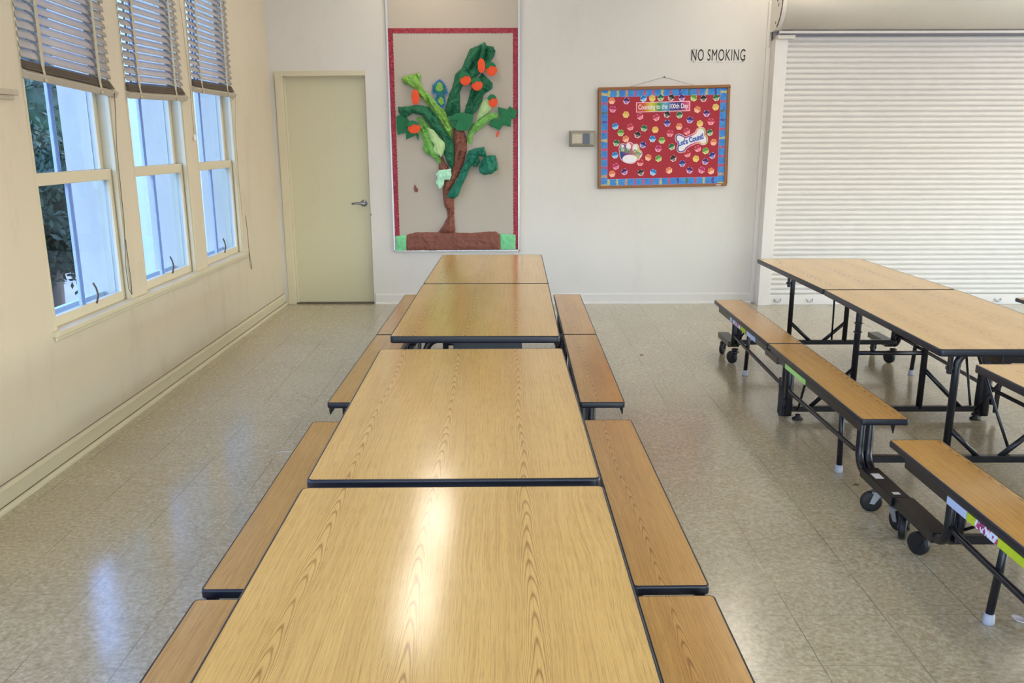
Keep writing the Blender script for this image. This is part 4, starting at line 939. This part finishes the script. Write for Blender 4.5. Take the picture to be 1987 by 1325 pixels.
# banner
bt = thing('rainbow_banner', 'rainbow banner reading Counting to the 100th Day, above the paw prints', 'banner', (1.4303, YB-.0212, 1.8390)); bt.rotation_euler = (0, -math.radians(1.5), 0)
MB().box(-.250, .250, -.0008, 0, -.045, .045).build('banner_edge', M['pinkw'], bt, local=True)
MB().box(-.243, .243, -.0016, -.0008, -.038, .038).build('banner_paper', M['rainbow'], bt, local=True)
tx = text_obj('Counting to the 100th Day', .060, M['white'], .0006, .0008, 1.0, .70); tx.parent = bt; tx.location = (0, -.0024, 0)
def cutout(name, poly, label, cat):
    cx = sum(p[0] for p in poly)/len(poly); cz = sum(p[1] for p in poly)/len(poly)
    def smooth(pl):
        for _ in range(1):
            pl = [q2 for i in range(len(pl)) for q2 in ((pl[i][0]*.75+pl[(i+1) % len(pl)][0]*.25, pl[i][1]*.75+pl[(i+1) % len(pl)][1]*.25), (pl[i][0]*.25+pl[(i+1) % len(pl)][0]*.75, pl[i][1]*.25+pl[(i+1) % len(pl)][1]*.75))]
        return pl
    pl = smooth([(x-cx, z-cz) for x, z in poly])
    def inset(pl, d):
        out = []; n = len(pl)
        area_ = sum(pl[i][0]*pl[(i+1) % n][1]-pl[(i+1) % n][0]*pl[i][1] for i in range(n)); sg = 1 if area_ > 0 else -1
        for i in range(n):
            a, b = Vector(pl[i-1]), Vector(pl[(i+1) % n]); tt = (b-a).normalized(); out.append((pl[i][0]-sg*tt.y*d, pl[i][1]+sg*tt.x*d))
        return out
    o = thing(name, label, cat, (cx, YB-.0222, cz))
    MB().prism(pl, 1, -.0008, 0).build('card_edge', M['pinkw'], o, local=True)
    MB().prism(inset(pl, .006), 1, -.0014, -.0008).build('rainbow_outline', M['rainbow2'], o, local=True)
    return o, pl, inset, cx, cz
o, pl, inset, cx, cz = cutout('paw_cutout', BIGPAW, 'large white paw cutout with green 100th Day lettering', 'cutout')
wh = MB()
disc(wh, 1.135-cx, 1.372-cz, .068, .038, -.0020, -.0014, 20)
for ax, az, rx, rz in ((1.064, 1.470, .019, .032), (1.120, 1.480, .023, .036), (1.182, 1.468, .024, .034), (1.226, 1.410, .017, .028)): disc(wh, ax-cx, az-cz, rx, rz, -.0020, -.0014, 16)
wh.build('white_pads', M['white'], o, local=True)
for off_, mt, bo, ex in ((.0030, 'txtpurple', .0030, .0004), (.0042, 'txtgreen', .0008, .0004)):
    tx = text_obj('100th Day', .062, M[mt], ex, bo, 1.0, .80); tx.parent = o; tx.location = (1.140-cx, -off_, 1.437-cz); tx.rotation_euler = (0, math.radians(12), 0)
o, pl, inset, cx, cz = cutout('bone_cutout', BONE, "white bone cutout with blue Let's Count! lettering", 'cutout')
wh = MB()
wh.prism(inset(pl, .0165), 1, -.0020, -.0014)
wh.build('white_center', M['white'], o, local=True)
for off_, mt, bo, ex in ((.0030, 'txtpurple', .0032, .0004), (.0042, 'txtblue', .0009, .0004)):
    tx = text_obj("Let's Count!", .066, M[mt], ex, bo, 1.0, .74); tx.parent = o; tx.location = (1.7005-cx, -off_, 1.540-cz); tx.rotation_euler = (0, -math.radians(17), 0)

# ---------------------------------------------------------------- small wall fittings
t = thing('no_smoking_sign', 'NO SMOKING sign in narrow black capitals on the back wall', 'sign', (1.92, YB, 2.285))
MB().box(1.690, 2.150, YB-.003, YB, 2.228, 2.346).build('sign_plate', M['wall'], t, bevel=.001)
tx = text_obj('NO SMOKING', .142, M['black'], .0008, 0, 1.10, .52); tx.parent = t; tx.location = (0, -.0045, 0)
sc_ = MB()
for ax in (1.697, 2.143):
    for az in (2.235, 2.339): sc_.lathe([(.0045, 0), (.0045, -.003)], (ax, YB-.003, az), 1, 8)
sc_.lathe([(.004, 0), (.004, -.003)], (1.92, YB-.003, 2.235), 1, 8)
sc_.build('plate_screws', M['stack'], t)
t = thing('thermostat', 'thermostat in a clear plastic guard beside the paw print board', 'thermostat', (.685, YB, 1.555))
MB().box(.564, .806, YB-.012, YB, 1.482, 1.628).build('base_plate', M['case'], t, bevel=.006)
MB().box(.572, .798, YB-.060, YB-.012, 1.490, 1.620).build('guard_cover', M['case'], t, bevel=.016, seg=3)
MB().box(.590, .682, YB-.0645, YB-.060, 1.515, 1.595).build('front_panel', M['unit'], t, bevel=.002)
MB().box(.692, .752, YB-.066, YB-.060, 1.508, 1.602).build('dark_window', M['screen'], t, bevel=.002)

# ---------------------------------------------------------------- bits on the floor
t = thing('plastic_spork', 'white plastic spork on the floor below the flowered bench', 'spork', (1.665, 2.675, 0))
V = []; F = []
R_m = Matrix.Translation((1.682, 2.712, .001)) @ Matrix.Rotation(math.radians(14), 4, 'Z')
n = 12
rings = [(.000, .0), (.35, .0012), (.7, .005), (1.0, .0105)]
for k, (q_, zz) in enumerate(rings):
    for j in range(n):
        a = j*2*math.pi/n; V.append(tuple(R_m @ Vector((.019*q_*math.cos(a), .028*q_*math.sin(a), zz))))
F = [(i*n+j, i*n+(j+1) % n, (i+1)*n+(j+1) % n, (i+1)*n+j) for i in range(3) for j in range(n)]
b = MB(); b.add(V, F, True); b.build('bowl', M['spoon'], t).modifiers.new('thickness', 'SOLIDIFY').thickness = .0012
b = MB(); b.v = []; b.tube([tuple(R_m @ Vector(p)) for p in ((0, -.024, .009), (0, -.045, .010), (0, -.09, .006), (0, -.125, .004))], [.004, .005, .006, .0065], 8); b.build('handle', M['spoon'], t)
o = MB().tube([(-1.192, 4.420, .003), (-1.17, 4.437, .003), (-1.15, 4.445, .003), (-1.12, 4.447, .003)], .0022, 6).build('white_string', M['spoon']); set_origin(o, (-1.16, 4.435, 0)); tag(o, 'thin white plastic strip lying beside the left bench', 'strip')
for i, (x, y, lb) in enumerate(((.62, 2.44, 'dark curved crumb nearest the camera on the floor'), (1.60, 3.95, 'tiny brown crumb below the bench with the green sticker'), (2.19, 4.93, 'tiny crumb between the legs of the shutter-side table'), (.98, 6.6, 'tiny dark crumb in the aisle near the back wall'))):
    o = MB().tube([(x-.011, y+.007, .0025), (x-.002, y+.002, .003), (x+.011, y, .0025)], .0025, 6).build('crumb', M['crumb']); set_origin(o, (x, y, 0)); tag(o, lb, 'crumb', 'crumbs on the tile floor')
